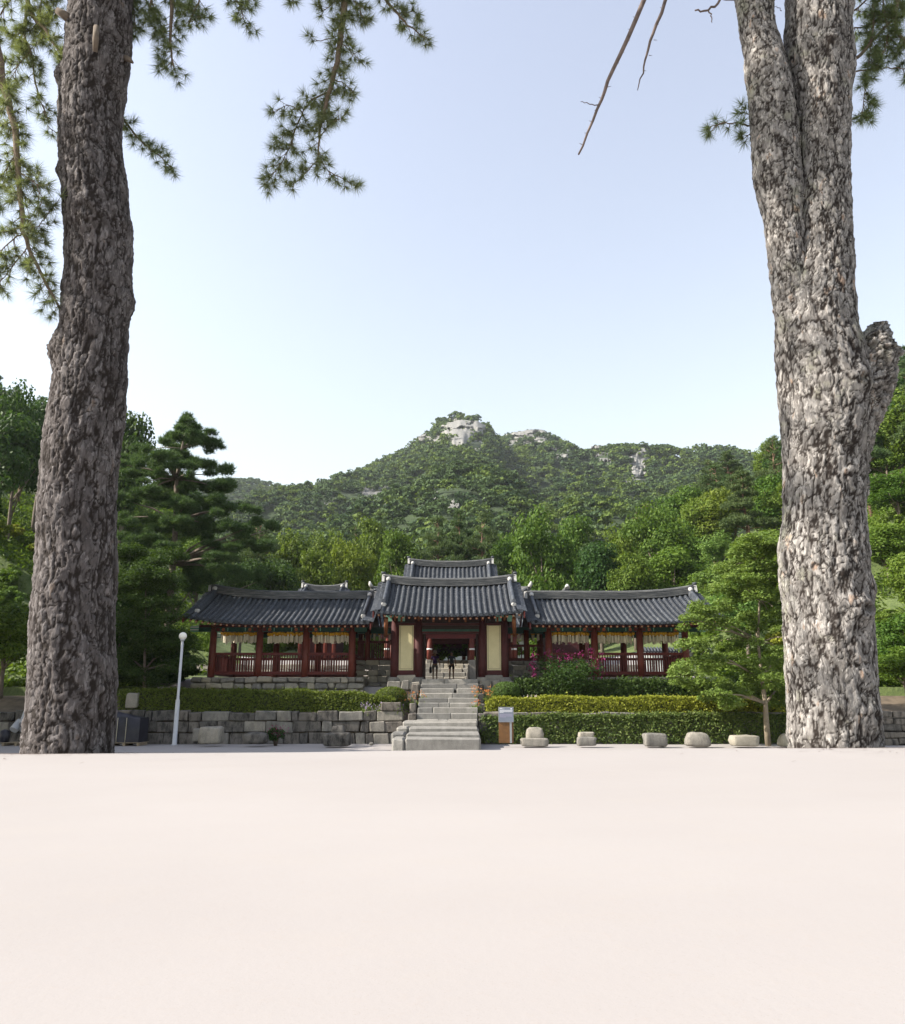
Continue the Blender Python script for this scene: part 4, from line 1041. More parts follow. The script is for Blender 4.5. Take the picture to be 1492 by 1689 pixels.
def bush(name, label, px, py, Y, rx, rz, mat, n, leaf, seed, cat='bush', lobes=1, stem=True, loose=0.0):
    rng = np.random.default_rng(seed); c = at(px, py, Y)
    g = thing(name, label, cat, (c.x, Y, c.z - rz))
    if lobes == 1: C = np.array([[c.x, Y, c.z]]); Rd = np.array([[rx, rx, rz]])
    else:
        d = rand_dirs(rng, lobes) * rng.uniform(0.3, 0.8, (lobes, 1)); C = np.array(c) + d * np.array([rx, rx, rz]); Rd = np.repeat(np.array([[rx * .42, rx * .42, rz * .42]]), lobes, 0)
    P, N = clump_points(rng, C, Rd, n, 9.0 if lobes == 1 else 3)
    P += rng.normal(size=P.shape) * loose
    V, Fa = leaf_quads(rng, P, N, leaf, 0.5, 0.9); link('foliage', np_mesh('foliage', V, Fa), mat, g)
    mb = MB()
    for k in range(7):
        a = k * 0.9; mb.tube([(c.x + .05 * math.cos(a), Y + .05 * math.sin(a), c.z - rz - 0.15), (c.x + rx * .3 * math.cos(a), Y + rx * .3 * math.sin(a), c.z), (c.x + rx * .6 * math.cos(a), Y + rx * .6 * math.sin(a), c.z + rz * .4)], [0.02, 0.014, 0.006], 5)
    link('stems', mb, M['twig'], g)
    if lobes == 1:
        mb = MB(); mb.lathe(c.x, Y, [(rx * .84 * math.cos(a), c.z + rz * .84 * math.sin(a)) for a in np.linspace(-1.5, 1.5, 8)], 12); link('twigs', mb, M['core'], g)
    return g
bush('round_bush', 'dark round clipped bush left of the steps', 645, 1148, 39.3, 0.78, 0.46, M['hedge_g'], 7000, 0.035, 1)
bush('round_bush', 'bright round clipped bush right of the steps behind orange flowers', 834, 1140, 39.2, 0.70, 0.46, M['topiary'], 7000, 0.035, 2)
def flowers(name, label, cpx, ypx, Y, wpx, hpx, nst, pet, mat, seed, fol=M['grassy'], spike=False, petals=9):
    """clump of upright stems with flower heads"""
    rng = np.random.default_rng(seed); c = at(cpx, ypx, Y); sc_ = Y / F; wd = wpx * sc_; h = hpx * sc_
    g = thing(name, label, 'flowers', (c.x, Y, c.z - h))
    mb = MB(); PP = []; PN = []; LP = []
    for k in range(nst):
        bx = c.x + rng.uniform(-.5, .5) * wd; by = Y + rng.uniform(-.35, .35); hh = h * rng.uniform(0.62, 1.05); lx = rng.uniform(-.12, .12)
        p0 = (bx, by, c.z - h); p2 = (bx + lx, by, c.z - h + hh); mb.tube([p0, (bx + lx * .3, by, c.z - h + hh * .5), p2], [0.008, 0.006, 0.004], 4)
        m = petals if not spike else petals * 2
        for q in range(m):
            if spike: PP.append((p2[0] + rng.normal() * .025, p2[1] + rng.normal() * .025, p2[2] - rng.uniform(0, .22)))
            else: PP.append((p2[0] + rng.normal() * .05, p2[1] + rng.normal() * .05, p2[2] + rng.normal() * .035))
        for q in range(22):
            t = rng.uniform(0, 0.8); LP.append((bx + lx * t + rng.normal() * .09, by + rng.normal() * .09, c.z - h + hh * t))
    link('stems', mb, fol, g)
    PP = np.array(PP); LP = np.array(LP)
    V, Fa = leaf_quads(rng, LP, rand_dirs(rng, len(LP)), 0.07, 0.28, 1.0); link('foliage', np_mesh('foliage', V, Fa), fol, g)
    V, Fa = leaf_quads(rng, PP, rand_dirs(rng, len(PP)), pet, 0.6, 1.0); link('blossoms', np_mesh('blossoms', V, Fa), mat, g)
    return g
flowers('orange_flowers', 'orange lilies left of the upper steps beside the dark round bush', 678, 1142, 39.0, 46, 36, 40, 0.028, M['orange'], 3, petals=6)
flowers('orange_flowers', 'pale orange lilies right of the upper steps', 796, 1134, 39.2, 34, 36, 40, 0.032, M['orange'], 4, petals=6)
flowers('orange_flowers', 'few orange lilies spilling over the step edge on the right', 787, 1155, 38.2, 14, 24, 12, 0.03, M['orange'], 5, petals=5)
flowers('orange_flowers', 'small orange flowers in front of the right gallery platform', 868, 1130, 40.2, 20, 22, 12, 0.04, M['orange'], 6)
flowers('purple_flowers', 'purple flower spikes at the right end of the left hedge', 632, 1158, 37.9, 62, 22, 60, 0.03, M['purple'], 7, spike=True, petals=8)
flowers('pale_flowers', 'pale pinkish flower spikes behind the right hedge', 880, 1146, 38.9, 36, 22, 22, 0.032, M['pale'], 8, spike=True, petals=8)
flowers('pale_flowers', 'pale lilac flower spikes in front of the bright round bush', 838, 1150, 38.5, 30, 18, 20, 0.028, M['pale'], 9, spike=True, petals=6)
cm = bush('crape_myrtle', 'crape myrtle shrub with magenta blossom before the right gallery', 930, 1108, 39.9, 1.75, 0.95, M['leaf_c'], 6000, 0.055, 21, 'shrub', 26, True, 0.08)
rng = np.random.default_rng(5); c = at(930, 1098, 39.9)
hd = np.stack([c.x + rng.uniform(-1.7, 1.9, 30), 39.9 + rng.uniform(-.7, .3, 30), c.z + rng.uniform(-.6, .75, 30)], 1); P = (hd[:, None, :] + rng.normal(size=(30, 20, 3)) * np.array([.09, .09, .12])).reshape(-1, 3)
V, Fa = leaf_quads(rng, P, rand_dirs(rng, len(P)), 0.045, 0.7, 1.0); link('blossoms', np_mesh('blossoms', V, Fa), M['magenta'], cm)
cm = bush('pink_shrub', 'small magenta-flowered shrub at the foot of the left stone wall', 455, 1212, 36.0, 0.46, 0.34, M['leaf_c'], 1300, 0.045, 22, 'shrub', 9)
c = at(455, 1205, 36.0); P = np.array(c) + rng.normal(size=(120, 3)) * np.array([.26, .2, .14]); V, Fa = leaf_quads(rng, P, rand_dirs(rng, 120), 0.035, 0.7, 1.0); link('blossoms', np_mesh('blossoms', V, Fa), M['magenta'], cm)

# ------------------------------------------------------------------ lamp, sign, stones, pallets
YL = 36.6; b = at(288, 1221, YL); zt = zat(1056, YL)
lp = thing('lamp_post', 'white lamp post with round globe beside the left stone wall', 'lamp', (b.x, YL, 0))
mb = MB(); mb.lathe(b.x, YL, [(0.13, -0.02), (0.13, 0.03), (0.10, 0.05), (0.095, 1.9), (0.062, 2.0), (0.055, zt)], 14); link('post', mb, M['metal_w'], lp)
mb = MB(); mb.lathe(b.x, YL, [(0.09, zt - 0.02), (0.11, zt + 0.05)], 14); link('collar', mb, M['metal_w'], lp)
mb = MB(); mb.lathe(b.x, YL, [(0.02 + 0.155 * math.cos(a), zt + 0.19 + 0.17 * math.sin(a)) for a in np.linspace(-1.45, 1.45, 12)], 20); link('globe', mb, M['globe'], lp)

YS = 34.6; xa, xb = xat(822, 1200, YS), xat(847, 1200, YS); zb = max(0, zat(1225, YS)) - 0.01; zm = zat(1191, YS); zt = zat(1166, YS)
sg_ = thing('information_sign', 'grey-blue information board on a brown wooden stand by the ivy wall', 'sign', ((xa + xb) / 2, YS, zb))
mb = MB(); mb.box(xa + 0.01, xb - 0.17, YS + 0.02, YS + 0.10, zb, zm + 0.02); link('wooden_board', mb, M['signwood'], sg_)
mb = MB(); mb.box(xb - 0.168, xb - 0.085, YS + 0.0, YS + 0.09, zb, zm + 0.02); link('steel_post', mb, M['steel'], sg_)
mb = MB(); mb.box(xb - 0.083, xb - 0.01, YS + 0.02, YS + 0.10, zb, zm + 0.02); link('wooden_board', mb, M['signwood'], sg_)
mb = MB(); mb.box(xa, xb, YS - 0.02, YS + 0.02, zm, zt); pn = link('panel', mb, M['steel'], sg_)
mb = MB(); mb.box(xa + 0.02, xb - 0.02, YS - 0.024, YS - 0.018, zm + 0.02, zt - 0.02); fc = link('face', mb, M['signblue'], pn)
wd = xb - xa; hh = zt - zm
def strip(u0, u1, v0, v1, m):
    mb = MB(); mb.box(xa + wd * u0, xa + wd * u1, YS - 0.027, YS - 0.023, zt - hh * v1, zt - hh * v0); link('printed_line', mb, M[m], pn)
strip(.08, .26, .07, .10, 'signink'); strip(.08, .40, .12, .14, 'signink'); strip(.80, .90, .09, .15, 'signink')
for v in (.20, .25, .30, .35): strip(.08, .92 if v < .33 else .34, v, v + .022, 'signink')
for v in (.47, .53, .59, .65): strip(.08, .92 if v < .64 else .5, v, v + .02, 'signink2')

def boulder(name, label, px0, px1, ytop, ybot, Y, seed, mat, shape='block', group=None, parent=None):
    """rounded, hewn stone: superellipsoid with noise"""
    xa, xb = xat(px0, ybot, Y), xat(px1, ybot, Y); z0 = zat(ybot, Y); z1 = zat(ytop, Y)
    wd, ht = xb - xa, z1 - z0; dp = wd * 0.8; n1, n2 = 22, 12; vs = []; rs = np.random.default_rng(seed); ph = rs.uniform(0, 10)
    e = {'block': 0.26, 'round': 0.6, 'dome': 0.42}[shape]
    pw = lambda c: math.copysign(abs(c) ** e, c)
    for i in range(n2 + 1):
        b = -math.pi / 2 + math.pi * i / n2
        for j in range(n1):
            a = 2 * math.pi * j / n1
            p = Vector((pw(math.cos(b)) * pw(math.cos(a)), pw(math.cos(b)) * pw(math.sin(a)), pw(math.sin(b))))
            if shape == 'dome' and p.z > 0: p.x *= 1 - 0.22 * p.z; p.y *= 1 - 0.22 * p.z
            nz = 1 + 0.34 * float(fbm3(np.array([p.x * 1.9 + ph]), np.array([p.y * 1.9 + ph]), np.array([p.z * 1.9]), seed, 4)[0] - 0.5)
            vs.append((p.x * wd / 2 * nz, p.y * dp / 2 * nz, ht / 2 + p.z * ht / 2 * nz - 0.03))
    fs = [(i * n1 + j, i * n1 + (j + 1) % n1, (i + 1) * n1 + (j + 1) % n1, (i + 1) * n1 + j) for i in range(n2) for j in range(n1)]
    me = bpy.data.meshes.new(name); me.from_pydata(vs, [], fs); me.polygons.foreach_set('use_smooth', [True] * len(fs)); me.update()
    o = link(name, me, mat, parent, ((xa + xb) / 2, Y + dp * 0.0, z0))
    if label: tag(o, label, 'stone', group)
    return o
GS = 'old hewn stones set along the yard'
boulder('hewn_stone', 'grey cube-shaped stone beside the lamp post', 330, 366, 1197, 1225, 35.4, 1, M['granite'], 'block', GS)
boulder('hewn_stone', 'low dark worn stone left of the small pink shrub', 401, 441, 1206, 1226, 35.2, 2, M['granite_d'], 'round', GS)
o = thing('hewn_stone', 'stepped dark stone with a rounded top before the left wall', 'stone', (xat(556, 1228, 34.6), 34.6, 0), GS)
boulder('base', None, 535, 577, 1207, 1229, 34.6, 3, M['granite_d'], 'block', parent=o); boulder('top', None, 546, 569, 1195, 1213, 34.7, 4, M['granite_d'], 'dome', parent=o)
o = thing('hewn_stone', 'dome-topped stone on a square base next to the information sign', 'stone', (xat(881, 1227, 34.6), 34.6, 0), GS)
boulder('base', None, 859, 904, 1216, 1229, 34.6, 5, M['granite'], 'block', parent=o); boulder('top', None, 867, 896, 1198, 1220, 34.7, 6, M['granite'], 'dome', parent=o)
boulder('base_low', None, 952, 982, 1214, 1229, 34.5, 7, M['granite'], 'block', parent=(o2 := thing('hewn_stone', 'small square stone with a collar, second stone right of the sign', 'stone', (xat(967, 1229, 34.5), 34.5, 0), GS)))
boulder('collar', None, 954, 979, 1206, 1219, 34.6, 8, M['granite'], 'block', parent=o2)
boulder('hewn_stone', 'rounded grey stone midway along the ivy wall', 1062, 1098, 1208, 1230, 34.4, 9, M['granite'], 'block', GS)
boulder('hewn_stone', 'large pale dome-shaped stone left of the small tree trunk', 1131, 1170, 1206, 1230, 34.4, 10, M['granite'], 'dome', GS)
boulder('hewn_stone', 'flat pale rectangular stone just left of the small tree trunk', 1206, 1249, 1211, 1229, 34.4, 11, M['granite_l'], 'block', GS)
boulder('hewn_stone', 'pale round stone half hidden by the right pine trunk', 1285, 1320, 1209, 1230, 34.4, 12, M['granite_l'], 'dome', GS)
boulder('hewn_stone', 'upright pale stone standing on the left terrace edge', 209, 228, 1142, 1167, 37.9, 13, M['granite_l'], 'block', GS)
boulder('hewn_stone', 'small stone behind the grey cube stone by the wall', 318, 336, 1200, 1221, 36.7, 14, M['granite'], 'block', GS)
o = boulder('pebble', 'small loose pebble on the sand near the lower steps', 609, 616, 1223, 1228, 34.0, 15, M['granite'], 'round')

YP = 36.4
def pallet(label, px0, px1, ybot):
    xa, xb = xat(px0, ybot, YP), xat(px1, ybot, YP); g = thing('pallet', label, 'pallet', ((xa + xb) / 2, YP, 0.0))
    for k in range(5):
        mb = MB(); y = YP - 0.45 + k * 0.23; mb.box(xa, xb, y - 0.07, y + 0.07, 0.11, 0.135); link('slat', mb, M['pallet'], g)
    for k in range(3):
        mb = MB(); x = xa + (xb - xa) * (0.06 + 0.44 * k); mb.box(x - 0.05, x + 0.05, YP - 0.5, YP + 0.5, 0.0, 0.108); link('bearer', mb, M['pallet'], g)
    return xa, xb
xa, xb = pallet('low wooden pallet under the dark tarpaulin stack', 186, 238, 1220)
g = thing('covered_stack', 'stack wrapped in dark tarpaulin with pale ropes beside the left pine', 'stack', ((xa + xb) / 2, YP, 0.135))
rng = np.random.default_rng(9); mb = MB(); rows = []
zt = zat(1172, YP)
for i in range(9):
    t = i / 8; x = xa + (xb - xa) * t - 0.05
    rows.append([(x, YP - 0.5 + rng.normal() * .015, 0.14), (x, YP - 0.52 + rng.normal() * .03, 0.5), (x, YP - 0.5 + rng.normal() * .03, zt * 0.8), (x, YP - 0.40, zt * (0.98 - 0.18 * t) + rng.normal() * .02), (x, YP, zt * (1 - 0.2 * t)), (x, YP + 0.45, zt * 0.8), (x, YP + 0.5, 0.14)])
mb.grid(rows, 0, True); mb.add([*rows[0], *rows[-1]], [tuple(range(7))[::-1], tuple(range(7, 14))]); link('tarpaulin', mb, M['tarp'], g)
for t in (0.3, 0.58):
    x = xa + (xb - xa) * t - 0.05; mb = MB(); mb.tube([(x, YP - 0.56, 0.14), (x + .01, YP - 0.585, 0.5), (x, YP - 0.56, zt * .8)], 0.012, 6); link('rope', mb, M['rope'], g)
xa, xb = pallet('low wooden pallet under the grey rolls at the far left', 14, 60, 1213)
lab = ['upper grey corrugated roll lying on the left pallet', 'lower left grey corrugated roll on the left pallet', 'lower right grey corrugated roll on the left pallet']
for k, (p0, q0, p1, q1) in enumerate(((38, 1195, 46, 1174), (22, 1204, 34, 1190), (38, 1205, 50, 1191))):
    a = at(p0, q0, YP - 0.45); b_ = at(p1, q1, YP - 0.1); mb = MB(); d = (b_ - a); n = 14
    mb.tube([a + d * (i / n) for i in range(n + 1)], [0.17 + (0.012 if i % 2 else 0) for i in range(n + 1)], 14)
    tag(link('grey_roll', mb, M['roll'], None), lab[k], 'roll', 'grey rolls on the pallet')
mb = MB(); a = at(10, 1193, YP - .3); mb.lathe(a.x, a.y, [(0.2, 0.14), (0.24, 0.4), (0.18, 0.62), (0.05, 0.68)], 12); tag(link('black_bag', mb, M['tarp']), 'black bundle beside the grey rolls at the far left', 'bag')
g = thing('stone_bench_stack', 'stack of dark stone slabs at the far right behind the pine', 'stack', (xat(1478, 1215, 36.5), 36.5, 0))
stone_wall(g, xat(1452, 1210, 36.5), xat(1530, 1210, 36.5), 36.3, 0.0, [0.3, 0.28, 0.3, 0.3, 0.28], 0.6, 0.8, 71, M['granite_d'])

# ------------------------------------------------------------------ the two visitors
def person(label, px, Y, zfoot, h, hat, shirt, shorts, hairlong, seed, arms):
    c = at(px, 1119, Y); x, z = c.x, zfoot; k = h / 1.7
    g = thing('person', label, 'person', (x, Y, z))
    def skin(name, verts, edges, rad, mat, root=0):
        me = bpy.data.meshes.new(name); me.from_pydata([(x + a * k, Y + b * k, z + c_ * k) for a, b, c_ in verts], edges, [])
        o = link(name, me, mat, g); o.modifiers.new('skin', 'SKIN'); s2 = o.modifiers.new('sub', 'SUBSURF'); s2.levels = 2; s2.render_levels = 2
        for i, r in enumerate(rad):
            sv = me.skin_vertices[0].data[i]; sv.radius = (r * k, r * k * (0.75 if 0.09 < r < 0.17 else 1)); sv.use_root = (i == root)
        for p in me.polygons: p.use_smooth = True
        return o
    la, ra = arms
    bv = [(0,0,.93),(0,0,1.10),(0,0,1.28),(0,0,1.40),(0,0,1.48),(0,-.01,1.58),(0,-.01,1.68),
          (-.10,0,.88),(-.11,-.02,.50),(-.11,.02,.09),(-.12,-.13,.035),(.10,0,.88),(.11,.03,.50),(.11,.05,.09),(.12,-.10,.035),
          (-.18,0,1.38),la[0],la[1],la[2],(.18,0,1.38),ra[0],ra[1],ra[2]]
    be = [(0,1),(1,2),(2,3),(3,4),(4,5),(5,6),(0,7),(7,8),(8,9),(9,10),(0,11),(11,12),(12,13),(13,14),(3,15),(15,16),(16,17),(17,18),(3,19),(19,20),(20,21),(21,22)]
    br = [.13,.11,.13,.09,.05,.092,.075,.085,.058,.042,.038,.085,.058,.042,.038,.055,.042,.034,.03,.055,.042,.034,.03]
    skin('body', bv, be, br, M['skin'])
    skin('shirt', [(0,0,.90),(0,0,1.10),(0,0,1.30),(0,0,1.40),(-.19,0,1.38),(.19,0,1.38),tuple(np.array((-.18,0,1.38))*.45+np.array(la[0])*.55),tuple(np.array((.18,0,1.38))*.45+np.array(ra[0])*.55)],
         [(0,1),(1,2),(2,3),(3,4),(3,5),(4,6),(5,7)], [.155,.135,.155,.11,.075,.075,.062,.062], shirt)
    skin('shorts', [(0,0,.95),(-.10,0,.85),(-.115,-.01,.62),(.10,0,.85),(.115,.015,.62)], [(0,1),(1,2),(0,3),(3,4)], [.15,.11,.085,.11,.085], shorts)
    if hat:
        mb = MB(); mb.lathe(x, Y - .01 * k, [(.20 * k, z + 1.60 * k), (.12 * k, z + 1.64 * k), (.10 * k, z + 1.76 * k), (.04 * k, z + 1.80 * k)], 16); link('hat', mb, M['hat'], g)
    skin('hair', [(0, .01, 1.70), (0, .045, 1.60), (0, .055, 1.46 if hairlong else 1.53)], [(0, 1), (1, 2)], [.085, .095, .05], M['hair'])
    for s, arm in ((-1, la), (1, ra)):                # fingers
        hx_, hy_, hz_ = arm[2]
        for f in range(4): skin('finger', [(hx_ + (f - 1.5) * .017, hy_ - .01, hz_ - .02), (hx_ + (f - 1.5) * .019, hy_ - .02, hz_ - .075)], [(0, 1)], [.010, .008], M['skin'])
        skin('thumb', [(hx_ - s * .02, hy_ - .02, hz_), (hx_ - s * .045, hy_ - .035, hz_ - .04)], [(0, 1)], [.011, .009], M['skin'])
    return g, Vector((x, Y, z)), k
zf1 = gz(-0.3, 46.0)
g, o, k = person('person in sun hat, violet shirt and grey shorts carrying a bag in the gateway', 717, 46.0, zf1, 1.56, True, M['shirt_v'], M['shorts_g'], False, 1,
       [[(-.24, .03, 1.12), (-.27, -.02, .90), (-.27, -.03, .83)], [(.25, .02, 1.14), (.30, -.04, .93), (.31, -.06, .86)]])
mb = MB(); b = o + Vector((-.27 * k, -.05 * k, .78 * k)); mb.lathe(b.x, b.y, [(.03, b.z), (.07, b.z - .04), (.075, b.z - .32), (.05, b.z - .36)], 10)
mb.tube([(b.x - .05, b.y, b.z - .02), (b.x, b.y, b.z + .06), (b.x + .05, b.y, b.z - .02)], .008, 5)
tag(link('handbag', mb, M['tarp']), 'dark bag held by the person in the sun hat', 'bag')
g, o, k = person('person in grey-green top and dark shorts walking in the gateway, right of the other', 744.5, 46.0, zf1, 1.54, False, M['shirt_g'], M['shorts_d'], True, 2,
       [[(-.22, .02, 1.13), (-.22, -.03, .92), (-.21, -.05, .85)], [(.24, .02, 1.14), (.26, -.06, .93), (.27, -.12, .90)]])
mb = MB(); mb.tube([o + Vector((-.17 * k, -.16 * k, 1.40 * k)), o + Vector((0, -.17 * k, 1.15 * k)), o + Vector((.16 * k, -.16 * k, .92 * k))], .012, 5); link('bag_strap', mb, M['shorts_d'], g)

# ------------------------------------------------------------------ individual trees round the temple
LA, LB, LC, LM, NF, TK, RT = (M[k] for k in ('leaf_a', 'leaf_b', 'leaf_c', 'leaf_maple', 'needle_far', 'trunk', 'redtrunk'))
named = [
 # kind, name, label, px, ytop, depth, width px, leaf, trunk
 ('broad2','broadleaf_tree','large dark green tree with wide crown right behind the hall roof',890,818,76,150,LA,TK),
 ('broad0','broadleaf_tree','yellow-green broadleaf tree left of the hall roof',580,874,78,110,LB,TK),
 ('broad1','broadleaf_tree','mid green broadleaf tree beside the hall roof, left of the red-trunked pines',655,862,84,95,LA,TK),
 ('pine0','red_pine','thin pine with bare trunk behind the hall ridge, leftmost of its row',722,846,84,70,NF,RT),
 ('pine1','red_pine','thin pine with bare trunk behind the middle of the hall ridge',757,838,88,66,NF,RT),
 ('pine0','red_pine','thin pine with bare trunk behind the hall ridge, rightmost of its row',795,840,84,72,NF,RT),
 ('broad1','broadleaf_tree','dark green tree low behind the inner end of the right gallery',985,884,72,110,LC,TK),
 ('broad2','broadleaf_tree','big rounded mid green tree behind the right gallery',1078,812,80,150,LA,TK),
 ('broad0','broadleaf_tree','yellow-green tree on the slope above the right gallery',1150,806,92,110,LB,TK),
 ('pine1','red_pine','slender red-trunked pine on the slope left of the right foreground pine',1221,772,72,86,NF,RT),
 ('pine2','red_pine','dark pine standing high beside the right foreground trunk',1272,716,84,100,NF,RT),
 ('broad0','broadleaf_tree','pale green tree on the bank beside the right foreground trunk',1258,866,62,130,LB,TK),
 ('broad3','broadleaf_tree','bright leafy tree low on the bank right of the right gallery roof',1222,940,52,120,LM,TK),
 ('broad2','broadleaf_tree','tall dense green tree at the right edge behind the foreground pine',1470,770,60,150,LA,TK),
 ('pine2','red_pine','tall pine rising at the right edge of the picture',1500,600,66,130,NF,RT),
 ('broad0','broadleaf_tree','leafy green tree low at the right edge beyond the pine trunk',1475,1000,42,130,LA,TK),
 ('broad1','broadleaf_tree','small light tree at the right edge above the stacked slabs',1500,900,50,130,LB,TK),
 ('broad2','broadleaf_tree','tall dark broadleaf tree at the left edge behind the foreground pine',48,612,62,150,LC,TK),
 ('broad1','broadleaf_tree','tall dark tree just right of the left foreground trunk',218,664,72,100,LC,TK),
 ('broad0','broadleaf_tree','tall tree partly hidden behind the left foreground trunk',135,640,66,120,LC,TK),
 ('broad3','broadleaf_tree','dark leafy tree behind the lamp post',232,885,45,130,LC,TK),
 ('broad1','broadleaf_tree','dark leafy tree between lamp post and left foreground trunk',205,960,41,110,LC,TK),
 ('broad3','broadleaf_tree','bright green leafy tree low at the left edge',22,985,40,140,LA,TK),
 ('broad0','broadleaf_tree','dark green tree low behind the left gallery roof end',455,905,66,110,LC,TK),
 ('broad1','broadleaf_tree','mid green tree behind the left gallery roof beside the small hall',520,895,72,90,LA,TK),
 ('pine0','red_pine','grey-green pine behind the left gallery, right of the big garden pine',430,850,88,90,NF,RT),
] + [('broad%d' % (i % 5), 'broadleaf_tree', lb, px, yt, Y, wp, lm, TK) for i, (lb, px, yt, Y, wp, lm) in enumerate([
 ('leafy tree between the hall roof and the big dark tree', 838, 862, 86, 90, LA), ('tall tree at the right shoulder of the big dark tree', 948, 838, 92, 100, LA), ('bright tree filling the gap behind the right gallery, left part', 1012, 848, 90, 110, LB),
 ('mid green tree low behind the right gallery ridge', 1040, 905, 68, 110, LA), ('bright green tree low behind the outer half of the right gallery', 1105, 888, 70, 110, LB), ('dark green tree on the slope high above the right gallery', 1120, 792, 104, 110, LA),
 ('bright tree on the slope left of the slender red-trunked pine', 1182, 798, 92, 110, LB), ('leafy tree below the slender red-trunked pine', 1190, 866, 70, 120, LM), ('green tree pressed against the left side of the right trunk', 1268, 790, 80, 110, LA), ('bright tree filling the bank beside the right gallery end', 1170, 925, 58, 100, LM),
 ('dark broad tree reaching out of the left edge of the picture', 2, 655, 57, 190, LC), ('dark tree crown between the left edge and the left trunk', 84, 650, 72, 140, LC), ('mid green tree high behind the small left hall', 545, 858, 98, 100, LA), ('dark green tree behind the yellow-green tree left of the hall', 612, 846, 100, 100, LA), ('grey-green leafy tree above the left gallery ridge', 490, 862, 92, 100, LA), ('dark tree between garden pine and left gallery ridge', 405, 905, 64, 100, LC),
 ('dense tree at the right edge halfway up the bank', 1455, 860, 56, 120, LB), ('dark tree deep at the right edge behind the trunk', 1450, 690, 74, 120, LA), ('bushy bright tree low at the right edge', 1485, 1060, 40, 120, LB)])]
rnd = random.Random(77)
ORD = 'first second third fourth fifth sixth seventh eighth ninth tenth eleventh twelfth thirteenth fourteenth fifteenth sixteenth seventeenth eighteenth nineteenth twentieth'.split() + ['twenty-' + x for x in 'first second third fourth fifth sixth seventh eighth ninth'.split()] + ['thirtieth'] + ['thirty-' + x for x in 'first second third fourth fifth sixth seventh eighth ninth'.split()]
def number_off(objs):
    """alike things told apart by their place, counted from the left"""
    for i, o in enumerate(sorted(objs, key=lambda o: o.location.x / o.location.y)): o['label'] = o['label'] + ', %s from the left' % ORD[i]
for kind, nm, lb, px, yt, Y, wpx, lm, tm in named:
    tree_px(kind, nm, lb, px, yt, Y, wpx, lm, tm, rnd.uniform(0, 6.28))
# fill the wood: zones of trees that look alike
zones = [('in the wood behind the right gallery', 'wood behind the right gallery', 960, 1260, 86, 135, 26, -6),
         ('in the wood behind the left gallery', 'wood behind the left gallery', 410, 720, 88, 135, 24, -6),
         ('in the wood directly behind the hall roof', 'wood behind the hall', 690, 960, 95, 135, 16, -6),
         ('on the wooded hill at the left edge', 'wood on the left hill', -90, 330, 78, 130, 22, 0),
         ('on the wooded bank at the right edge', 'wood on the right bank', 1270, 1560, 64, 130, 22, 0)]
for lb, grp, p0, p1, y0, y1, n, dz in zones:
    made = {True: [], False: []}
    for k in range(n):
        Y = y0 + (y1 - y0) * ((k + rnd.random()) / n); px = p0 + (p1 - p0) * ((k * 0.618 + rnd.uniform(-.06, .06)) % 1.0)
        x = (px - CX) / F * Y; b = gz(x, Y); pine = rnd.random() < 0.35
        kind = ('pine%d' % rnd.randrange(3)) if pine else 'broad%d' % rnd.randrange(5)
        h = rnd.uniform(9, 13) if pine else rnd.uniform(7.5, 11.5)
        o = tree(kind, 'red_pine' if pine else 'broadleaf_tree', ('pine ' if pine else 'broadleaf tree ') + lb, (x, Y, b - 0.2), h, rnd.uniform(0.85, 1.2),
             NF if pine else rnd.choice([LA, LB, LC, LA]), RT if pine else TK, rnd.uniform(0, 6.28), grp + (' pines' if pine else ' broadleaves')); made[pine].append(o)
    number_off(made[True]); number_off(made[False])
# shrubs on the two banks
SHR = make_broad(333, 2600, 0.045, 0.55, 0.02, 22)[1]
def shrub(label, x, Y, h, mat, grp):
    g = thing('bank_shrub', label, 'shrub', (x, Y, gz(x, Y) - 0.1), grp); g.scale = (h * 1.1, h * 1.1, h); g.rotation_euler = (0, 0, rnd.uniform(0, 6))
    c = bpy.data.objects.new('foliage', mesh_with(SHR, mat)); col.objects.link(c); c.parent = g; SH.setdefault(grp, []).append(g)
SH = {}
for k in range(36):
    Y = 46 + 22 * rnd.random(); px = rnd.uniform(1130, 1520); x = (px - CX) / F * Y
    if x < 15.5: continue
    shrub('leafy shrub on the grassy bank right of the right gallery', x, Y, rnd.uniform(1.0, 2.4), rnd.choice([LB, LM, M['hedge_y'], LA]), 'shrubs on the right bank')
for k in range(34):
    Y = 47 + 20 * rnd.random(); px = rnd.uniform(-60, 200); x = (px - CX) / F * Y
    shrub('yellow-green shrub on the sunny bank at the left edge', x, Y, rnd.uniform(0.9, 2.0), rnd.choice([LB, M['hedge_y'], LB, LM]), 'shrubs on the left bank')
for k in range(16):
    Y = 61 + 8 * rnd.random(); px = 420 + 36 * k + rnd.uniform(-12, 12); x = (px - CX) / F * Y
    shrub('undergrowth bush along the wood edge behind the temple roofs', x, Y, rnd.uniform(2.0, 3.6), rnd.choice([LA, LC, LB]), 'undergrowth behind the temple')
for k in range(14):
    Y = 41.6 + 4.5 * rnd.random(); px = 175 + 11 * k + rnd.uniform(-8, 8); x = (px - CX) / F * Y
    shrub('dark bush under the trees behind the lamp post', x, Y, rnd.uniform(1.5, 2.6), LC, 'bushes behind the lamp post')
for q in SH.values(): number_off(q)
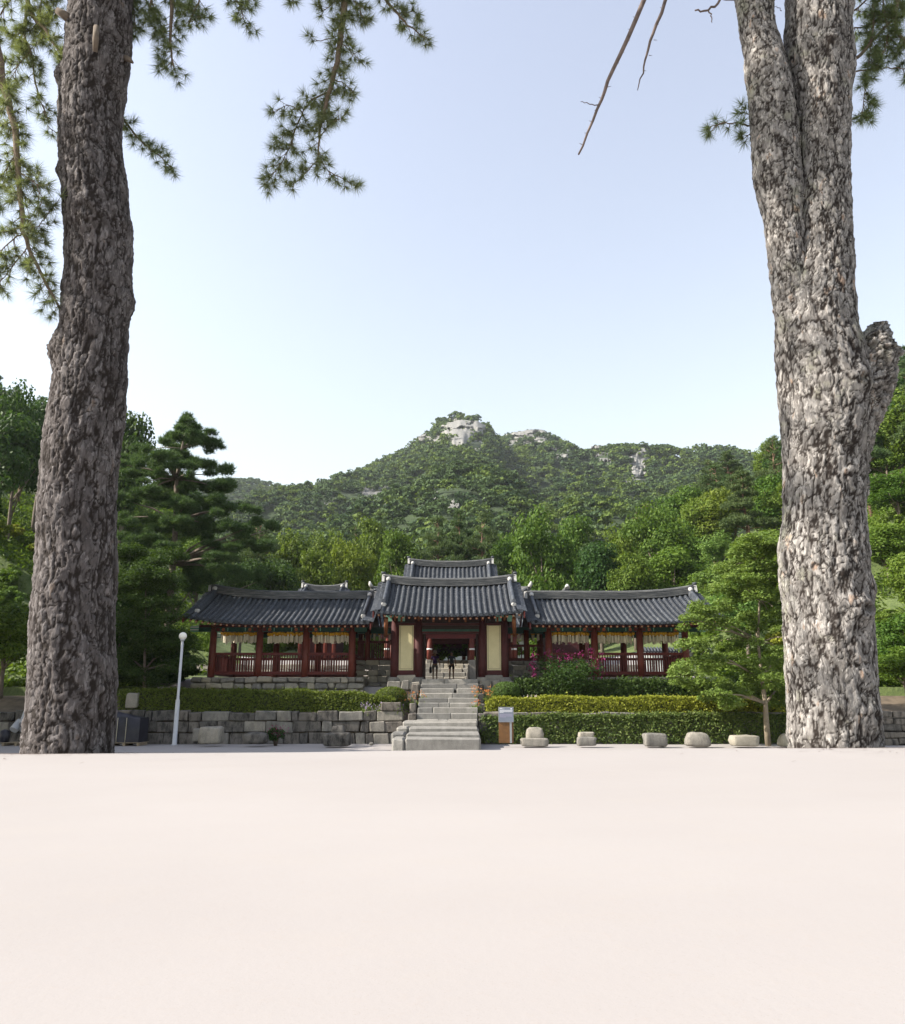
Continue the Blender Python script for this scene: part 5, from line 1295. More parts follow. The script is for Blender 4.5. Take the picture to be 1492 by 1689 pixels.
def bank_cover():
    rng = np.random.default_rng(8); n = 110000
    Y = 42.5 + 50 * rng.random(n) ** 1.2; u = np.where(rng.random(n) < .5, rng.uniform(-.66, -.30, n), rng.uniform(.29, .66, n)); X = u * Y
    k = (np.abs(X) > 15.5) & ((X > 0) | (X < -17)); X, Y = X[k], Y[k]; d = fbm(X * .5, Y * .5, 4, 3); k = d > .30; X, Y, d = X[k], Y[k], d[k]
    Z = ground_z(X, Y) + rng.exponential(.12, len(X)) + np.clip(d - .45, 0, 1) * 2.2 * rng.random(len(X))
    return leaf_quads(rng, np.stack([X, Y, Z], 1), np.tile([0, -.2, .9], (len(X), 1)), 0.19, 0.45, 1.0)
V, Fa = bank_cover(); tag(link('bank_undergrowth', np_mesh('bank_undergrowth', V, Fa), M['leaf_b']), 'low weeds and grass covering the banks beside the temple', 'undergrowth', None, 'stuff')
# trees standing to the left of the view, which shade the left wall and yard
for k, (x, Y, h) in enumerate([(-25.5, 27.5, 16.0), (-24.0, 31.0, 14.0), (-27.5, 33.8, 17.5), (-29, 30, 17.5), (-21.0, 24.5, 12.5), (-33, 35, 18.0)]):
    o = tree('broad%d' % (k % 5), 'shade_tree', '%s of the tall shade trees standing just outside the picture on the left' % ORD[k], (x, Y, -0.1), h, 0.85, LC, TK, k * 1.3, 'shade trees left of the view')

# the layered maple-like tree in front of the right gallery
def layered_tree(name, label, px, ybase, Y, ytop, pads, mat, seed, n, leaf, trunk_r, tmat=TK, needles=False, tr_px=None):
    """pads: (px, py, dY, rx_px, rz_px)"""
    rng = np.random.default_rng(seed); b = at(px, ybase, Y); z0 = b.z
    g = thing(name, label, 'tree', (b.x, Y, z0))
    C = []; Rd = []
    for p in pads:
        c = at(p[0], p[1], Y + p[2]); s = (Y + p[2]) / F; C.append(c); Rd.append((p[3] * s, p[3] * s, p[4] * s))
    C = np.array(C); Rd = np.array(Rd)
    P, N = clump_points(rng, C, Rd, n, 2.0)
    if needles: V, Fa = needle_tris(rng, P, unit(N * 0.4 + np.array([0, 0, 0.9])), leaf, 7, 0.017, 0.9)
    else:
        V, Fa = leaf_quads(rng, P, unit(N * 0.5 + np.array([0, -.1, .8])), leaf, 0.55, 0.8, 0.5)
    link('crown', np_mesh('crown', V, Fa), mat, g)
    tp = tr_px or [(px, ybase), (px - 2, ybase - 60), (px, (ybase + ytop) / 2), (px, ytop + 40)]
    pts = [at(p, q, Y) for p, q in tp]; rad = [trunk_r * (1 - 0.85 * i / (len(pts) - 1)) for i in range(len(pts))]
    pts[0] = pts[0] - Vector((0, 0, 0.15))
    mb = MB(); mb.tube(pts, rad, 10); link('trunk', mb, tmat, g)
    for c, r in list(zip(C, Rd))[::1 if len(C) < 60 else 5]:
        q = min(range(len(pts)), key=lambda i: abs(pts[i].z - (c[2] - 0.25 * abs(c[0] - pts[i].x))))
        if q == 0: q = 1
        a = pts[q]; cv = Vector(c); m = a.lerp(cv, 0.5) + Vector((0, 0, 0.12))
        mb = MB(); mb.tube([a, m, cv - Vector((0, 0, r[2] * .3))], [rad[q] * 0.55 + .01, rad[q] * .33 + .008, 0.008], 6); link('limb', mb, tmat, g)
    return g
rg = random.Random(4)
pads = []
for q in range(210):
    yy = rg.uniform(885, 1162); xa = np.interp(yy, [885, 930, 985, 1030, 1075, 1110, 1140, 1165], [1235, 1195, 1165, 1115, 1088, 1102, 1140, 1195]); xb = np.interp(yy, [885, 930, 1165], [1290, 1320, 1310])
    pads.append((rg.uniform(xa, xb), yy, rg.uniform(-2.2, 2.2), rg.uniform(12, 26), rg.uniform(6, 14)))
layered_tree('maple_tree', 'spreading light green maple with slim trunk before the right gallery end', 1265, 1224, 35.2, 900, pads, LM, 8, 84000, 0.068, 0.13, mat_flat('maple_bark', (0.20, 0.165, 0.12), 0.85, 0.2, 8),
             tr_px=[(1266, 1224), (1263, 1185), (1262, 1160), (1256, 1120), (1250, 1060), (1252, 990), (1254, 930)])
# the big garden pine at left
pads = []
for (yy, xa, xb) in [(698, 302, 322), (712, 290, 326), (722, 262, 345), (738, 282, 378), (748, 215, 300), (760, 195, 340), (775, 250, 375), (790, 205, 330), (800, 290, 395), (815, 190, 300), (830, 250, 380), (842, 300, 420), (855, 190, 330), (868, 330, 455), (880, 250, 400), (895, 195, 300), (905, 330, 450), (920, 220, 380), (938, 300, 400), (955, 330, 430), (965, 260, 330)]:
    k = max(2, int((xb - xa) / 26))
    for i in range(k):
        for q in range(3):
            pads.append((xa + (xb - xa) * (i + .5) / k + rg.uniform(-17, 17), yy + rg.uniform(-10, 10), rg.uniform(-2.6, 2.6), rg.uniform(8, 19), rg.uniform(4, 10)))
layered_tree('garden_pine', 'broad layered garden pine rising above the left gallery roof', 285, 1120, 43.6, 690, pads, NF, 9, 30000, 0.28, 0.24, M['trunk'], True,
             [(272, 1130), (276, 1030), (285, 930), (290, 860), (291, 790), (300, 740), (308, 700)])
# leafy branch clumps of the small tree behind the lamp post
pads = []
for i in range(95):
    yy = rg.uniform(905, 1125); pads.append((rg.uniform(195, 290 if yy < 1050 else 318), yy, rg.uniform(-1.5, 1.5), rg.uniform(18, 32), rg.uniform(9, 15)))
layered_tree('camellia_tree', 'dense dark small-leaved tree just behind the lamp post', 240, 1165, 39.3, 900, pads, LC, 18, 50000, 0.065, 0.10)

# ------------------------------------------------------------------ rocks and forest of the mountain
ROCKS = []                                          # px centre, py centre, half width, half height
def rock(label, px, py, wpx, hpx, seed):
    """craggy cliff patch standing out of the slope"""
    wpx *= 1.6; hpx *= 1.55; ROCKS.append((px, py, wpx * 0.40, hpx * 0.42))
    gu, gv = 5, 4; G = np.array([[hit(px + (i / (gu - 1) - .5) * wpx, py + (j / (gv - 1) - .5) * hpx) for i in range(gu)] for j in range(gv)])
    med = np.nanmedian(G[..., 1]); G[..., 1] = np.clip(np.where(np.isnan(G[..., 1]), np.nanmax(G[..., 1]), G[..., 1]), med - 40, med + 40); ROCKS[-1] += (med,)
    nu, nv = 34, 26; u = np.linspace(-1, 1, nu); v = np.linspace(-1, 1, nv); UU, VV = np.meshgrid(u, v)
    fu = (UU + 1) / 2 * (gu - 1.001); fv = (VV + 1) / 2 * (gv - 1.001); iu = fu.astype(int); iv = fv.astype(int); fu -= iu; fv -= iv
    fu = fu[..., None]; fv = fv[..., None]
    YD = ((G[iv, iu] * (1 - fu) + G[iv, iu + 1] * fu) * (1 - fv) + (G[iv + 1, iu] * (1 - fu) + G[iv + 1, iu + 1] * fu) * fv)[..., 1]
    pxx = px + UU * wpx / 2; pyy = py + VV * hpx / 2
    s_ = med / F; k = max(wpx, hpx) / 10.0
    edge = 1 - np.sqrt(UU ** 2 + VV ** 2) + (fbm(UU * 3.1 + seed, VV * 3.1, seed, 4) - .5) * 2.2
    edge = np.minimum(edge, (0.93 - np.maximum(np.abs(UU), np.abs(VV))) * 2.2)
    blk = np.floor(fbm(UU * k * .9 + seed, VV * k * .35, seed + 4, 3) * 7) / 7 * 1.6 + fbm(UU * k * 1.6, VV * k * .6 + seed, seed + 6, 4) * .8
    size = min(wpx, hpx) * s_
    YD = YD - np.where(edge > 0, np.minimum(edge * 3, 1) * (0.25 + 0.5 * blk) * size * .5, edge * 10 + 2 * 0 - 2.0 * 0)
    YD = np.where(edge <= 0, YD + 14, YD)
    xc_ = (pxx - CX) / F; yc_ = (CY - pyy) / F; t = YD / (math.cos(PITCH) - yc_ * math.sin(PITCH))
    V = np.stack([xc_ * t, YD, ZC + t * (math.sin(PITCH) + yc_ * math.cos(PITCH))], -1).reshape(-1, 3)
    V[:, 2] = np.minimum(V[:, 2], mount(V[:, 0], V[:, 1]) + 9)
    i, j = np.meshgrid(np.arange(nv - 1), np.arange(nu - 1), indexing='ij'); a = (i * nu + j).ravel()
    Fa = np.stack([a, a + nu, a + nu + 1, a + 1], -1); ctr = V.mean(0)
    o = link('rock_outcrop', np_mesh('rock_outcrop', V - ctr, Fa), M['rock'], None, tuple(ctr)); tag(o, label, 'rock', 'rock faces on the mountain')
rock('large pale cliff face just below the mountain peak', 764, 717, 46, 40, 1)
rock('pale rock shelf left of the cliff below the peak', 722, 727, 44, 20, 2)
rock('small pale rock on the very top of the peak', 748, 697, 12, 14, 3)
rock('steep dark-edged rock right of the peak cliff', 792, 734, 16, 26, 4)
rock('pale rock face on the second summit', 874, 724, 40, 20, 5)
rock('rock ledge at the right end of the second summit', 926, 745, 24, 18, 6)
rock('small rock on the left shoulder of the second summit', 846, 727, 18, 14, 7)
rock('tall pale rock band high on the right ridge', 1052, 764, 26, 34, 8)
rock('pale rocks on the left slope of the right ridge', 992, 752, 22, 22, 9)
rock('rock patch low on the right ridge', 1040, 797, 40, 16, 10)
rock('small pale rock spot left on the right ridge', 990, 798, 20, 14, 11)
rock('grey boulders in the middle of the mountain slope', 621, 820, 34, 28, 12)
rock('pale sloping slab left of the boulders on the slope', 546, 831, 16, 8, 13)
rock('round boulder low on the slope above the hall', 750, 833, 18, 16, 14)
rock('pale boulder between the trees mid slope', 712, 818, 18, 18, 15)
rock('pale rock low on the left of the mountain', 466, 897, 20, 18, 16)

def forest():
    rng = np.random.default_rng(42); Vs = []; Fs = []; Ms = []; off = 0
    P = []
    spacing = 6.7
    for Y in np.arange(118, 830, spacing):
        xs = np.arange(-0.65 * Y, 0.65 * Y, spacing) 
        xs = xs + rng.uniform(-3.9, 3.9, len(xs)) + rng.uniform(0, spacing)
        yy = Y + rng.uniform(-4.5, 4.5, len(xs)); P.append(np.stack([xs, yy], 1))
    P = np.concatenate(P)
    gr = np.hypot(mount(P[:, 0] + 3, P[:, 1]) - mount(P[:, 0] - 3, P[:, 1]), mount(P[:, 0], P[:, 1] + 3) - mount(P[:, 0], P[:, 1] - 3)) / 6
    P = np.concatenate([P] + [P[gr > lim] + rng.uniform(-3, 3, ((gr > lim).sum(), 2)) for lim in (0.6, 0.9, 1.2, 1.6)]); z = mount(P[:, 0], P[:, 1])
    keep = z > 4
    # only what can be seen from around the camera: cull trees hidden behind nearer slopes
    for k in range(10):
        f = 0.25 + 0.07 * k
        q = mount(P[:, 0] * f, P[:, 1] * f) - 10; q = np.where(P[:, 1] * f < 112, -99, q)
        keep &= ~(ZC + (z + 9 - ZC) * f < q)
    P = P[keep]; z = z[keep]
    fw = P[:, 1] * math.cos(PITCH) + (z + 3 - ZC) * math.sin(PITCH); up = -P[:, 1] * math.sin(PITCH) + (z + 3 - ZC) * math.cos(PITCH)
    px = CX + F * P[:, 0] / fw; py = CY - F * up / fw
    sp = fbm(P[:, 0] / 45, P[:, 1] / 60, 77, 3)
    for i in range(len(P)):
        s = P[i, 1] / F; hid = False
        for (a, b, c, d, ry) in ROCKS:
            if abs(px[i] - a) < c * .85 and -d * .8 < py[i] - b < d * 1.0 and ry - 45 < P[i, 1] < ry + 15 and rng.random() < 0.93: hid = True; break
        if hid: continue
        near = P[i, 1] < 260; n = 190 if near else (120 if P[i, 1] < 450 else 68)
        v = rng.random(); kind = 0 if v < 0.48 - (sp[i] - .45) else (1 if v < 0.86 else 2)
        w_ = rng.uniform(2.3, 5.0); h = rng.uniform(2.3, 3.6) if kind != 0 else rng.uniform(1.7, 2.6)
        lob = 6; C = np.stack([rng.normal(size=lob) * w_ * .42, rng.normal(size=lob) * w_ * .42, rng.uniform(-.4, .75, lob) * h], 1)
        k = rng.integers(0, lob, n); d = rand_dirs(rng, n); d[:, 2] = np.abs(d[:, 2]) * 0.9 - 0.15
        q = C[k] + d * np.array([w_ * .5, w_ * .5, h * .48]) * rng.uniform(.75, 1.0, (n, 1)) + np.array([P[i, 0], P[i, 1], z[i] + 3.3 + (1.2 if kind == 0 else 0)])
        V, Fa = leaf_quads(rng, q, d, 0.52 if near else (0.68 if P[i, 1] < 450 else 0.98), 0.7, 0.7, 0.35)
        Vs.append(V); Fs.append(Fa + off); off += len(V); Ms.append(np.full(n, kind))
    print('FOREST trees', len(Vs), 'quads', off // 4)
    return np_mesh('forest', np.concatenate(Vs), np.concatenate(Fs), False, np.concatenate(Ms))
o = link('forest', forest(), [M['forest1'], M['forest2'], M['forest3']]); tag(o, 'dense mixed forest covering the mountain slopes', 'forest', None, 'stuff')

# ------------------------------------------------------------------ the two foreground pines
YT = 6.8
def bark_trunk(parent, name, levels, Y, mat, seed, cw=0.075, ch=0.15, nu=200, dz=0.0105, amp=0.022, bumps=(), dY=0.0, cap=False, flake=0.012, sub=(0.42, 0.30)):
    lv = sorted(levels, key=lambda l: -l[0])           # from the ground up
    zs = np.array([at((a + b) / 2, y, Y).z for y, a, b in lv]); cx = np.array([(at(a, y, Y).x + at(b, y, Y).x) / 2 for y, a, b in lv])
    rr = np.array([(at(b, y, Y).x - at(a, y, Y).x) / 2 for y, a, b in lv]) * 0.975
    z = np.arange(zs[0], zs[-1], dz); nv = len(z)
    def sm(v):
        q = np.interp(z, zs, v); k = int(0.10 / dz); ker = np.hanning(2 * k + 1); ker /= ker.sum()
        return np.convolve(np.pad(q, k, 'edge'), ker, 'valid')
    C = sm(cx); Rr = sm(rr); th = np.linspace(0, 2 * np.pi, nu, endpoint=False)
    TH, ZZ = np.meshgrid(th, z)
    rm = float(rr.mean()); nc = max(6, int(round(2 * np.pi * rm / cw)))
    cxn = np.cos(TH) * rm; syn = np.sin(TH) * rm
    N3 = lambda su, sv, sd, o=3: fbm3(cxn / su + 7.3, syn / su + 3.1, ZZ / sv, sd, o)
    wp = (N3(0.12, 0.16, seed + 60, 3) - .5)
    n1 = fbm3(cxn / cw + wp * 1.3 + 5, syn / cw + wp * 1.3 + 2, ZZ / ch + wp * 0.8, seed, 4); r1 = np.abs(2 * n1 - 1)          # long vertical fissures
    n2 = fbm3(cxn / (cw * 1.4) + 15, syn / (cw * 1.4) + wp * 2, ZZ / (ch * sub[1]) + wp * 2, seed + 9, 3); r2 = np.abs(2 * n2 - 1)   # breaks across the plates
    r = np.minimum(r1, r2 * 1.6 + 0.02); fine0 = N3(0.014, 0.02, seed + 33, 2) - .5
    mask = sstep(0.03, 0.13, r + fine0 * 0.10)
    fl = N3(cw * sub[0], ch * sub[1] * 0.8, seed + 20, 3); st_ = fl * 8; stp = (np.floor(st_) + sstep(0.72, 1.0, st_ - np.floor(st_))) / 8        # thin scales with sharp lips
    fine = N3(0.018, 0.03, seed + 30, 2) - .5
    cid = np.clip((N3(cw * 0.9, ch * 0.5, seed + 40, 2) - .5) * 1.6 + .5 + (stp - .5) * 0.9, 0, 1)
    h = mask * amp * 0.55 + sstep(0.05, 0.45, r) * amp * 0.65 + (stp - .5) * flake * 5.0 + fine * amp * 0.30 + fine0 * amp * 0.35
    sc2 = stp
    # slow undulation
    h = h + (N3(0.35, 0.5, seed + 50, 2) - .5) * 0.06
    rad = Rr[:, None] - amp * 0.9 + h
    mk = mask.copy()
    for (py, ang, spx, am_, knot) in bumps:
        zc = np.interp(-py, [-l[0] for l in lv], zs); s = spx * Y / F * 1.1
        da = (TH - R(ang) + np.pi) % (2 * np.pi) - np.pi
        d2 = (da * rm / s) ** 2 + ((ZZ - zc) / s) ** 2
        g = np.exp(-d2); rad = rad + am_ * g * (1 + 0.5 * fine)
        if knot: rad = rad - am_ * 1.1 * np.exp(-d2 * 7) ; mk = mk * (1 - 0.6 * np.exp(-d2 * 5))
    X = C[:, None] + rad * np.cos(TH); YY_ = Y + dY + rad * np.sin(TH)
    V = np.stack([X, YY_, ZZ], -1).reshape(-1, 3)
    i, j = np.meshgrid(np.arange(nv - 1), np.arange(nu), indexing='ij'); j2 = (j + 1) % nu
    Fa = np.stack([i * nu + j, i * nu + j2, (i + 1) * nu + j2, (i + 1) * nu + j], -1).reshape(-1, 4)
    me = np_mesh(name, V, Fa, False)
    ca = me.color_attributes.new('bark', 'FLOAT_COLOR', 'POINT')
    cc = np.stack([mk, cid, sc2, np.ones_like(mk)], -1).reshape(-1, 4).astype(np.float32); ca.data.foreach_set('color', cc.ravel())
    o = link(name, me, mat, parent)
    if cap:
        k = nv - 1; mb = MB(); ring = V[k * nu:(k + 1) * nu:4]; c = ring.mean(0)
        mb.add([tuple(c + np.array([0, 0, -.004]))] + [tuple(p) for p in ring], [(0, 1 + q, 1 + (q + 1) % len(ring)) for q in range(len(ring))]); link('cut_face', mb, M['cutwood'], o)
    return o, (C[-1], Y + dY, z[-1], float(Rr[-1]))

def P3(p): return at(p[0], p[1], YT + (p[2] if len(p) > 2 else 0))
def spray(parent, lines, seed, nper=64, tl=0.118, step=0.024, name='branch', wmat=None, twigs=True):
    rng = np.random.default_rng(seed); TC = []; TA = []
    for ln in lines:
        pts = [P3(p) for p in ln['p']]; r0, r1 = ln.get('r', (0.02, 0.006)); n = len(pts)
        # smooth the polyline
        q = []
        for i in range(n - 1):
            a0 = pts[max(0, i - 1)]; a1 = pts[i]; a2 = pts[i + 1]; a3 = pts[min(n - 1, i + 2)]
            for t in (0, .25, .5, .75):
                q.append(0.5 * ((2 * a1) + (a2 - a0) * t + (2 * a0 - 5 * a1 + 4 * a2 - a3) * t * t + (3 * a1 - a0 - 3 * a2 + a3) * t ** 3))
        q.append(pts[-1]); m = len(q)
        q = [p + Vector(rng.normal(size=3)) * 0.006 for p in q]
        mb = MB(); mb.tube(q, [r0 + (r1 - r0) * i / (m - 1) for i in range(m)], 7)
        if twigs:
            acc = 0; start = ln.get('from', 0.0); L = sum((q[i + 1] - q[i]).length for i in range(m - 1)); run = 0
            for i in range(m - 1):
                seg = (q[i + 1] - q[i]); sl = seg.length; run += sl
                if run / L < start: continue
                k = max(1, int(sl / step))
                for c in range(k):
                    b = q[i] + seg * ((c + rng.random()) / k); tdir = seg.normalized()
                    if rng.random() < ln.get('skip', 0.12): continue
                    side = Vector(rng.normal(size=3)); side = (side - tdir * side.dot(tdir)).normalized()
                    d = (tdir * 0.55 + side * 0.8 + Vector((0, 0, ln.get('droop', -0.15)))).normalized(); l = rng.uniform(0.04, ln.get('len', 0.20))
                    e = b + d * l; mid = b + d * l * .5 + Vector((0, 0, -0.01)); mb.tube([b, mid, e], [0.0045, 0.0035, 0.0025], 4, cap=False)
                    TC.append(e); TA.append(d)
                    if l > 0.10: TC.append(mid); TA.append(d)
            TC.append(q[-1]); TA.append((q[-1] - q[-2]).normalized())
        link(name, mb, wmat or M['twig'], parent)
    if TC:
        V, Fa = needle_tris(rng, np.array(TC), np.array(TA), tl, nper, 0.0021, 0.95)
        link('needles', np_mesh('needles', V, Fa), M['needle'], parent)
def high_crown(parent, cx, Y, pads, seed, n):
    rng = np.random.default_rng(seed); C = np.array([(cx + a, Y + b, z) for a, b, z, r in pads]); Rd = np.array([(r, r, r * .4) for *_, r in pads])
    P, N = clump_points(rng, C, Rd, n, 2.0); V, Fa = needle_tris(rng, P, unit(N * .5 + np.array([0, 0, .7])), 0.12, 16, 0.004, 0.95)
    link('crown', np_mesh('crown', V, Fa), M['needle'], parent)
    for c in C:
        mb = MB(); z0 = max(c[2] - 0.35, 10.4); mb.tube([(cx, Y, z0), ((cx + c[0]) / 2, (Y + c[1]) / 2, z0 + 0.1), tuple(c)], [0.06, 0.045, 0.015], 6); link('limb', mb, M['twig'], parent)

b = at(115, 1240, YT)
p1 = thing('pine_tree', 'dark-barked pine trunk filling the left foreground with hanging needle branches', 'tree', (b.x, YT, b.z))
LEFT = [(1262, 40, 186), (1240, 42, 186), (1200, 45, 186.5), (1100, 50.6, 188), (1000, 55, 188.6), (900, 61.5, 190), (800, 68, 191), (750, 73, 195), (700, 78, 200), (640, 89, 206), (600, 96, 209), (560, 101, 211), (500, 106, 213), (450, 107, 214), (400, 105, 216), (370, 105, 216), (330, 105, 212), (280, 103, 206), (220, 100, 200), (180, 99, 201), (145, 101, 206), (120, 104, 208), (80, 109, 213), (40, 115, 217), (0, 118, 218), (-60, 124, 221)]
_, top = bark_trunk(p1, 'trunk', LEFT, YT, M['bark_dark'], 3, 0.068, 0.30, 230, 0.0108, 0.0145, flake=0.0042, sub=(.7, .34),
    bumps=[(140, 205, 16, 0.055, False), (298, 208, 13, 0.045, False), (585, 207, 27, 0.085, False), (492, 25, 26, 0.05, False), (376, 275, 26, 0.05, True), (545, 245, 30, 0.035, False), (690, 240, 8, 0.03, True), (30, 305, 10, 0.03, True), (545, 290, 20, 0.02, False)])
mb = MB(); mb.tube([(top[0], top[1], top[2] - 0.1), (top[0] + .1, YT - .05, 11.5), (top[0] + .05, YT - .2, 13.5), (top[0] + .1, YT - .1, 15.5)], [top[3] * .96, .24, .17, .05], 14); link('upper_trunk', mb, M['trunk'], p1)
mb = MB(); mb.tube([at(118, 35, YT - .2), at(106, 25, YT - .25), at(93, 17, YT - .28)], [0.05, 0.042, 0.03], 8); link('broken_stub', mb, M['cutwood'], p1)
mb = MB(); mb.tube([at(157, 86, YT - .34), at(158, 65, YT - .40), at(159, 45, YT - .36)], [0.022, 0.03, 0.028], 7); link('broken_stub', mb, M['cutwood'], p1)
mb = MB(); mb.tube([at(206, 96, YT - .05), at(214, 99, YT - .05), at(219, 104, YT - .05)], [0.035, 0.026, 0.012], 7); link('broken_stub', mb, M['cutwood'], p1)
spray(p1, [  # sprays at the left edge, all hanging from the limbs above
  dict(p=[(165, -330), (60, -260, -.2), (-20, -60, -.3), (0, 105, -.3), (24, 210, -.3), (31, 290, -.3), (38, 380, -.3), (60, 435, -.25), (96, 505, -.2)], r=(.05, .010), **{'from': .62, 'len': .24}),
  dict(p=[(31, 285, -.3), (55, 300, -.35), (72, 330, -.35)], r=(.006, .003), skip=.2),
  dict(p=[(38, 380, -.3), (62, 372, -.25), (80, 350, -.2)], r=(.006, .003), skip=.2),
  dict(p=[(38, 385, -.3), (15, 400, -.3), (-20, 440, -.3)], r=(.008, .003)),
  dict(p=[(45, 410, -.3), (20, 440, -.25), (-5, 470, -.2)], r=(.006, .003)),
  dict(p=[(28, 250, -.3), (5, 290, -.3), (-10, 340, -.25)], r=(.006, .003)),
  dict(p=[(150, -250), (80, -110, .2), (45, 0, .2), (75, 50, .15), (107, 98, .1)], r=(.04, .012), **{'from': .72}),
  dict(p=[(80, -120, .2), (40, 30, .2), (52, 90, .2), (62, 150, .2), (80, 198, .2)], r=(.02, .004), **{'from': .5, 'skip': .35, 'len': .14}),
  dict(p=[(62, 70, .15), (30, 110, .1), (8, 140, .1)], r=(.005, .003), skip=.3),
  dict(p=[(40, -30, .2), (10, 10, .2), (-15, 50, .2)], r=(.012, .004)),
  dict(p=[(62, -60, .2), (70, -10, .2), (60, 40, .2), (20, 60, .2)], r=(.012, .004)),
  dict(p=[(80, -40, .2), (85, 0, .2), (92, 25, .2)], r=(.01, .004)),
], 31)
spray(p1, [
  dict(p=[(170, 150, .38), (205, 200, .42), (235, 235, .44), (284, 277, .45)], r=(.018, .004), **{'from': .25, 'len': .11}),
  dict(p=[(175, -300), (250, -200, .1), (285, -60, .1), (283, 20, .1), (281, 70, .1), (286, 112, .1)], r=(.04, .006), **{'from': .66, 'len': .20}),
  dict(p=[(270, -100, .1), (255, -20, .1), (245, 30, .1), (265, 55, .1)], r=(.012, .004), **{'from': .4}),
  dict(p=[(300, -60, .1), (330, -10, .1), (310, 40, .1), (325, 28, .1)], r=(.012, .004), **{'from': .3}),
  dict(p=[(330, -140, .1), (370, -30, .1), (395, 10, .1), (403, 36, .1)], r=(.015, .004), **{'from': .5}),
  dict(p=[(235, -80, .2), (220, -10, .2), (225, 60, .2)], r=(.01, .004), **{'from': .4, 'len': .12}),
  dict(p=[(80, 210, .40), (95, 222, .42)], r=(.005, .003), **{'len': .07}),
], 32)
spray(p1, [  # the long spray hanging into the sky
  dict(p=[(175, -420), (380, -400, .3), (540, -220, .4), (568, -40, .4), (563, 50, .4), (552, 120, .4), (537, 172, .4), (528, 215, .4), (524, 262, .4)], r=(.06, .007), **{'from': .60, 'len': .20, 'skip': .1}),
  dict(p=[(541, 152, .4), (515, 165, .42), (497, 190, .42), (482, 230, .42), (468, 262, .42), (437, 305, .42)], r=(.010, .004), **{'len': .15, 'skip': .02}),
  dict(p=[(524, 258, .4), (540, 280, .4), (562, 294, .4), (588, 308, .4)], r=(.006, .003), **{'len': .08}),
  dict(p=[(524, 262, .4), (505, 285, .4), (480, 305, .4)], r=(.006, .003), **{'len': .11}),
  dict(p=[(500, 185, .42), (475, 175, .42), (448, 186, .42)], r=(.005, .003), **{'len': .10}),
  dict(p=[(490, 212, .42), (465, 225, .42), (455, 245, .4)], r=(.005, .003), **{'len': .10}),
  dict(p=[(528, 225, .4), (545, 205, .4), (570, 188, .4)], r=(.005, .003), **{'len': .10}),
  dict(p=[(548, 130, .4), (570, 140, .4), (585, 155, .4)], r=(.006, .003), **{'len': .10}),
  dict(p=[(560, 70, .4), (578, 85, .4), (592, 98, .4)], r=(.006, .003), **{'len': .12}),
  dict(p=[(560, 60, .4), (535, 65, .4), (516, 68, .4)], r=(.006, .003), **{'len': .09}),
  dict(p=[(566, -20, .4), (545, 10, .4), (530, 20, .4)], r=(.006, .003), **{'len': .14}),
  dict(p=[(566, -30, .4), (590, 10, .4), (598, 30, .4)], r=(.006, .003), **{'len': .14}),
  dict(p=[(500, -330, .35), (590, -150, .5), (620, -30, .5), (648, 15, .5), (672, 42, .5), (706, 66, .5)], r=(.03, .005), **{'from': .72, 'len': .13}),
  dict(p=[(655, 22, .5), (680, 18, .5), (690, 25, .5)], r=(.005, .003), **{'len': .08}),
  dict(p=[(480, -60, .4), (483, -20, .4), (480, 5, .4)], r=(.008, .003), **{'len': .08}),
], 33)
high_crown(p1, top[0] + .05, YT - .1, [(-.9, -.6, 11.6, .8), (.7, -.9, 11.9, .9), (-1.5, -1.2, 12.1, .8), (1.5, .2, 12.8, .9), (-.4, .9, 13.4, .8), (.9, -1.5, 13.6, 1.0), (-1.0, -.2, 14.2, 1.0), (.2, .2, 15.2, 1.0), (-2.2, -.6, 12.8, .9)], 4, 1300)
high_crown(p1, top[0] + .05, YT - .1, [(-.3, -1.3, 9.1, .36), (-1.9, -1.65, 9.6, .4), (.3, -1.2, 11.0, .5), (-2.4, -1.9, 8.35, .3), (-.9, -1.45, 10.3, .45), (0, -1.25, 11.8, .5), (-.6, -1.4, 12.6, .55), (.2, -1.15, 13.1, .55), (-1.4, -1.5, 11.3, .45)], 5, 1050)  # unseen needle pads above the view, added to cast dapples on the right trunk

high_crown(p1, top[0] + .05, YT - .1, [(0, -1.25, 11.8, .6), (-.6, -1.4, 12.6, .6), (.2, -1.15, 13.2, .6), (-1.9, -1.65, 9.55, .32)], 9, 900)  # extra dense pads out of view, added to deepen shade on the right trunk
b = at(1375, 1232, YT)
p2 = thing('pine_tree', 'pale-barked pine with forked trunk and sawn-off burl in the right foreground', 'tree', (b.x, YT, b.z))
RIGHT = [(1254, 1304, 1450), (1232, 1303, 1448.6), (1200, 1301, 1446.5), (1150, 1300, 1444), (1100, 1297, 1442.5), (1060, 1295, 1441), (1010, 1292, 1438), (975, 1290, 1434), (950, 1289, 1431), (900, 1288, 1426.5), (850, 1290, 1424), (800, 1292, 1424), (750, 1292, 1428), (720, 1291, 1434), (690, 1289, 1438), (650, 1286, 1438), (610, 1282, 1432), (580, 1280, 1423), (555, 1279, 1413), (520, 1280, 1409), (480, 1290, 1406), (440, 1301, 1405), (400, 1306, 1402), (350, 1308, 1400), (300, 1309, 1399), (250, 1308, 1400), (200, 1306, 1402.5), (150, 1303, 1404), (100, 1298, 1407), (50, 1295, 1403), (0, 1297, 1406), (-60, 1299, 1402)]
_, top = bark_trunk(p2, 'trunk', RIGHT, YT, M['bark_light'], 13, 0.060, 0.20, 230, 0.0108, 0.0095, sub=(.7, .42),
    bumps=[(1012, 292, 18, 0.085, True), (975, 335, 16, 0.035, False), (650, 290, 18, 0.05, True), (1180, 300, 14, 0.04, True), (105, 270, 10, 0.03, True), (595, 222, 14, 0.03, True)], flake=0.0052)
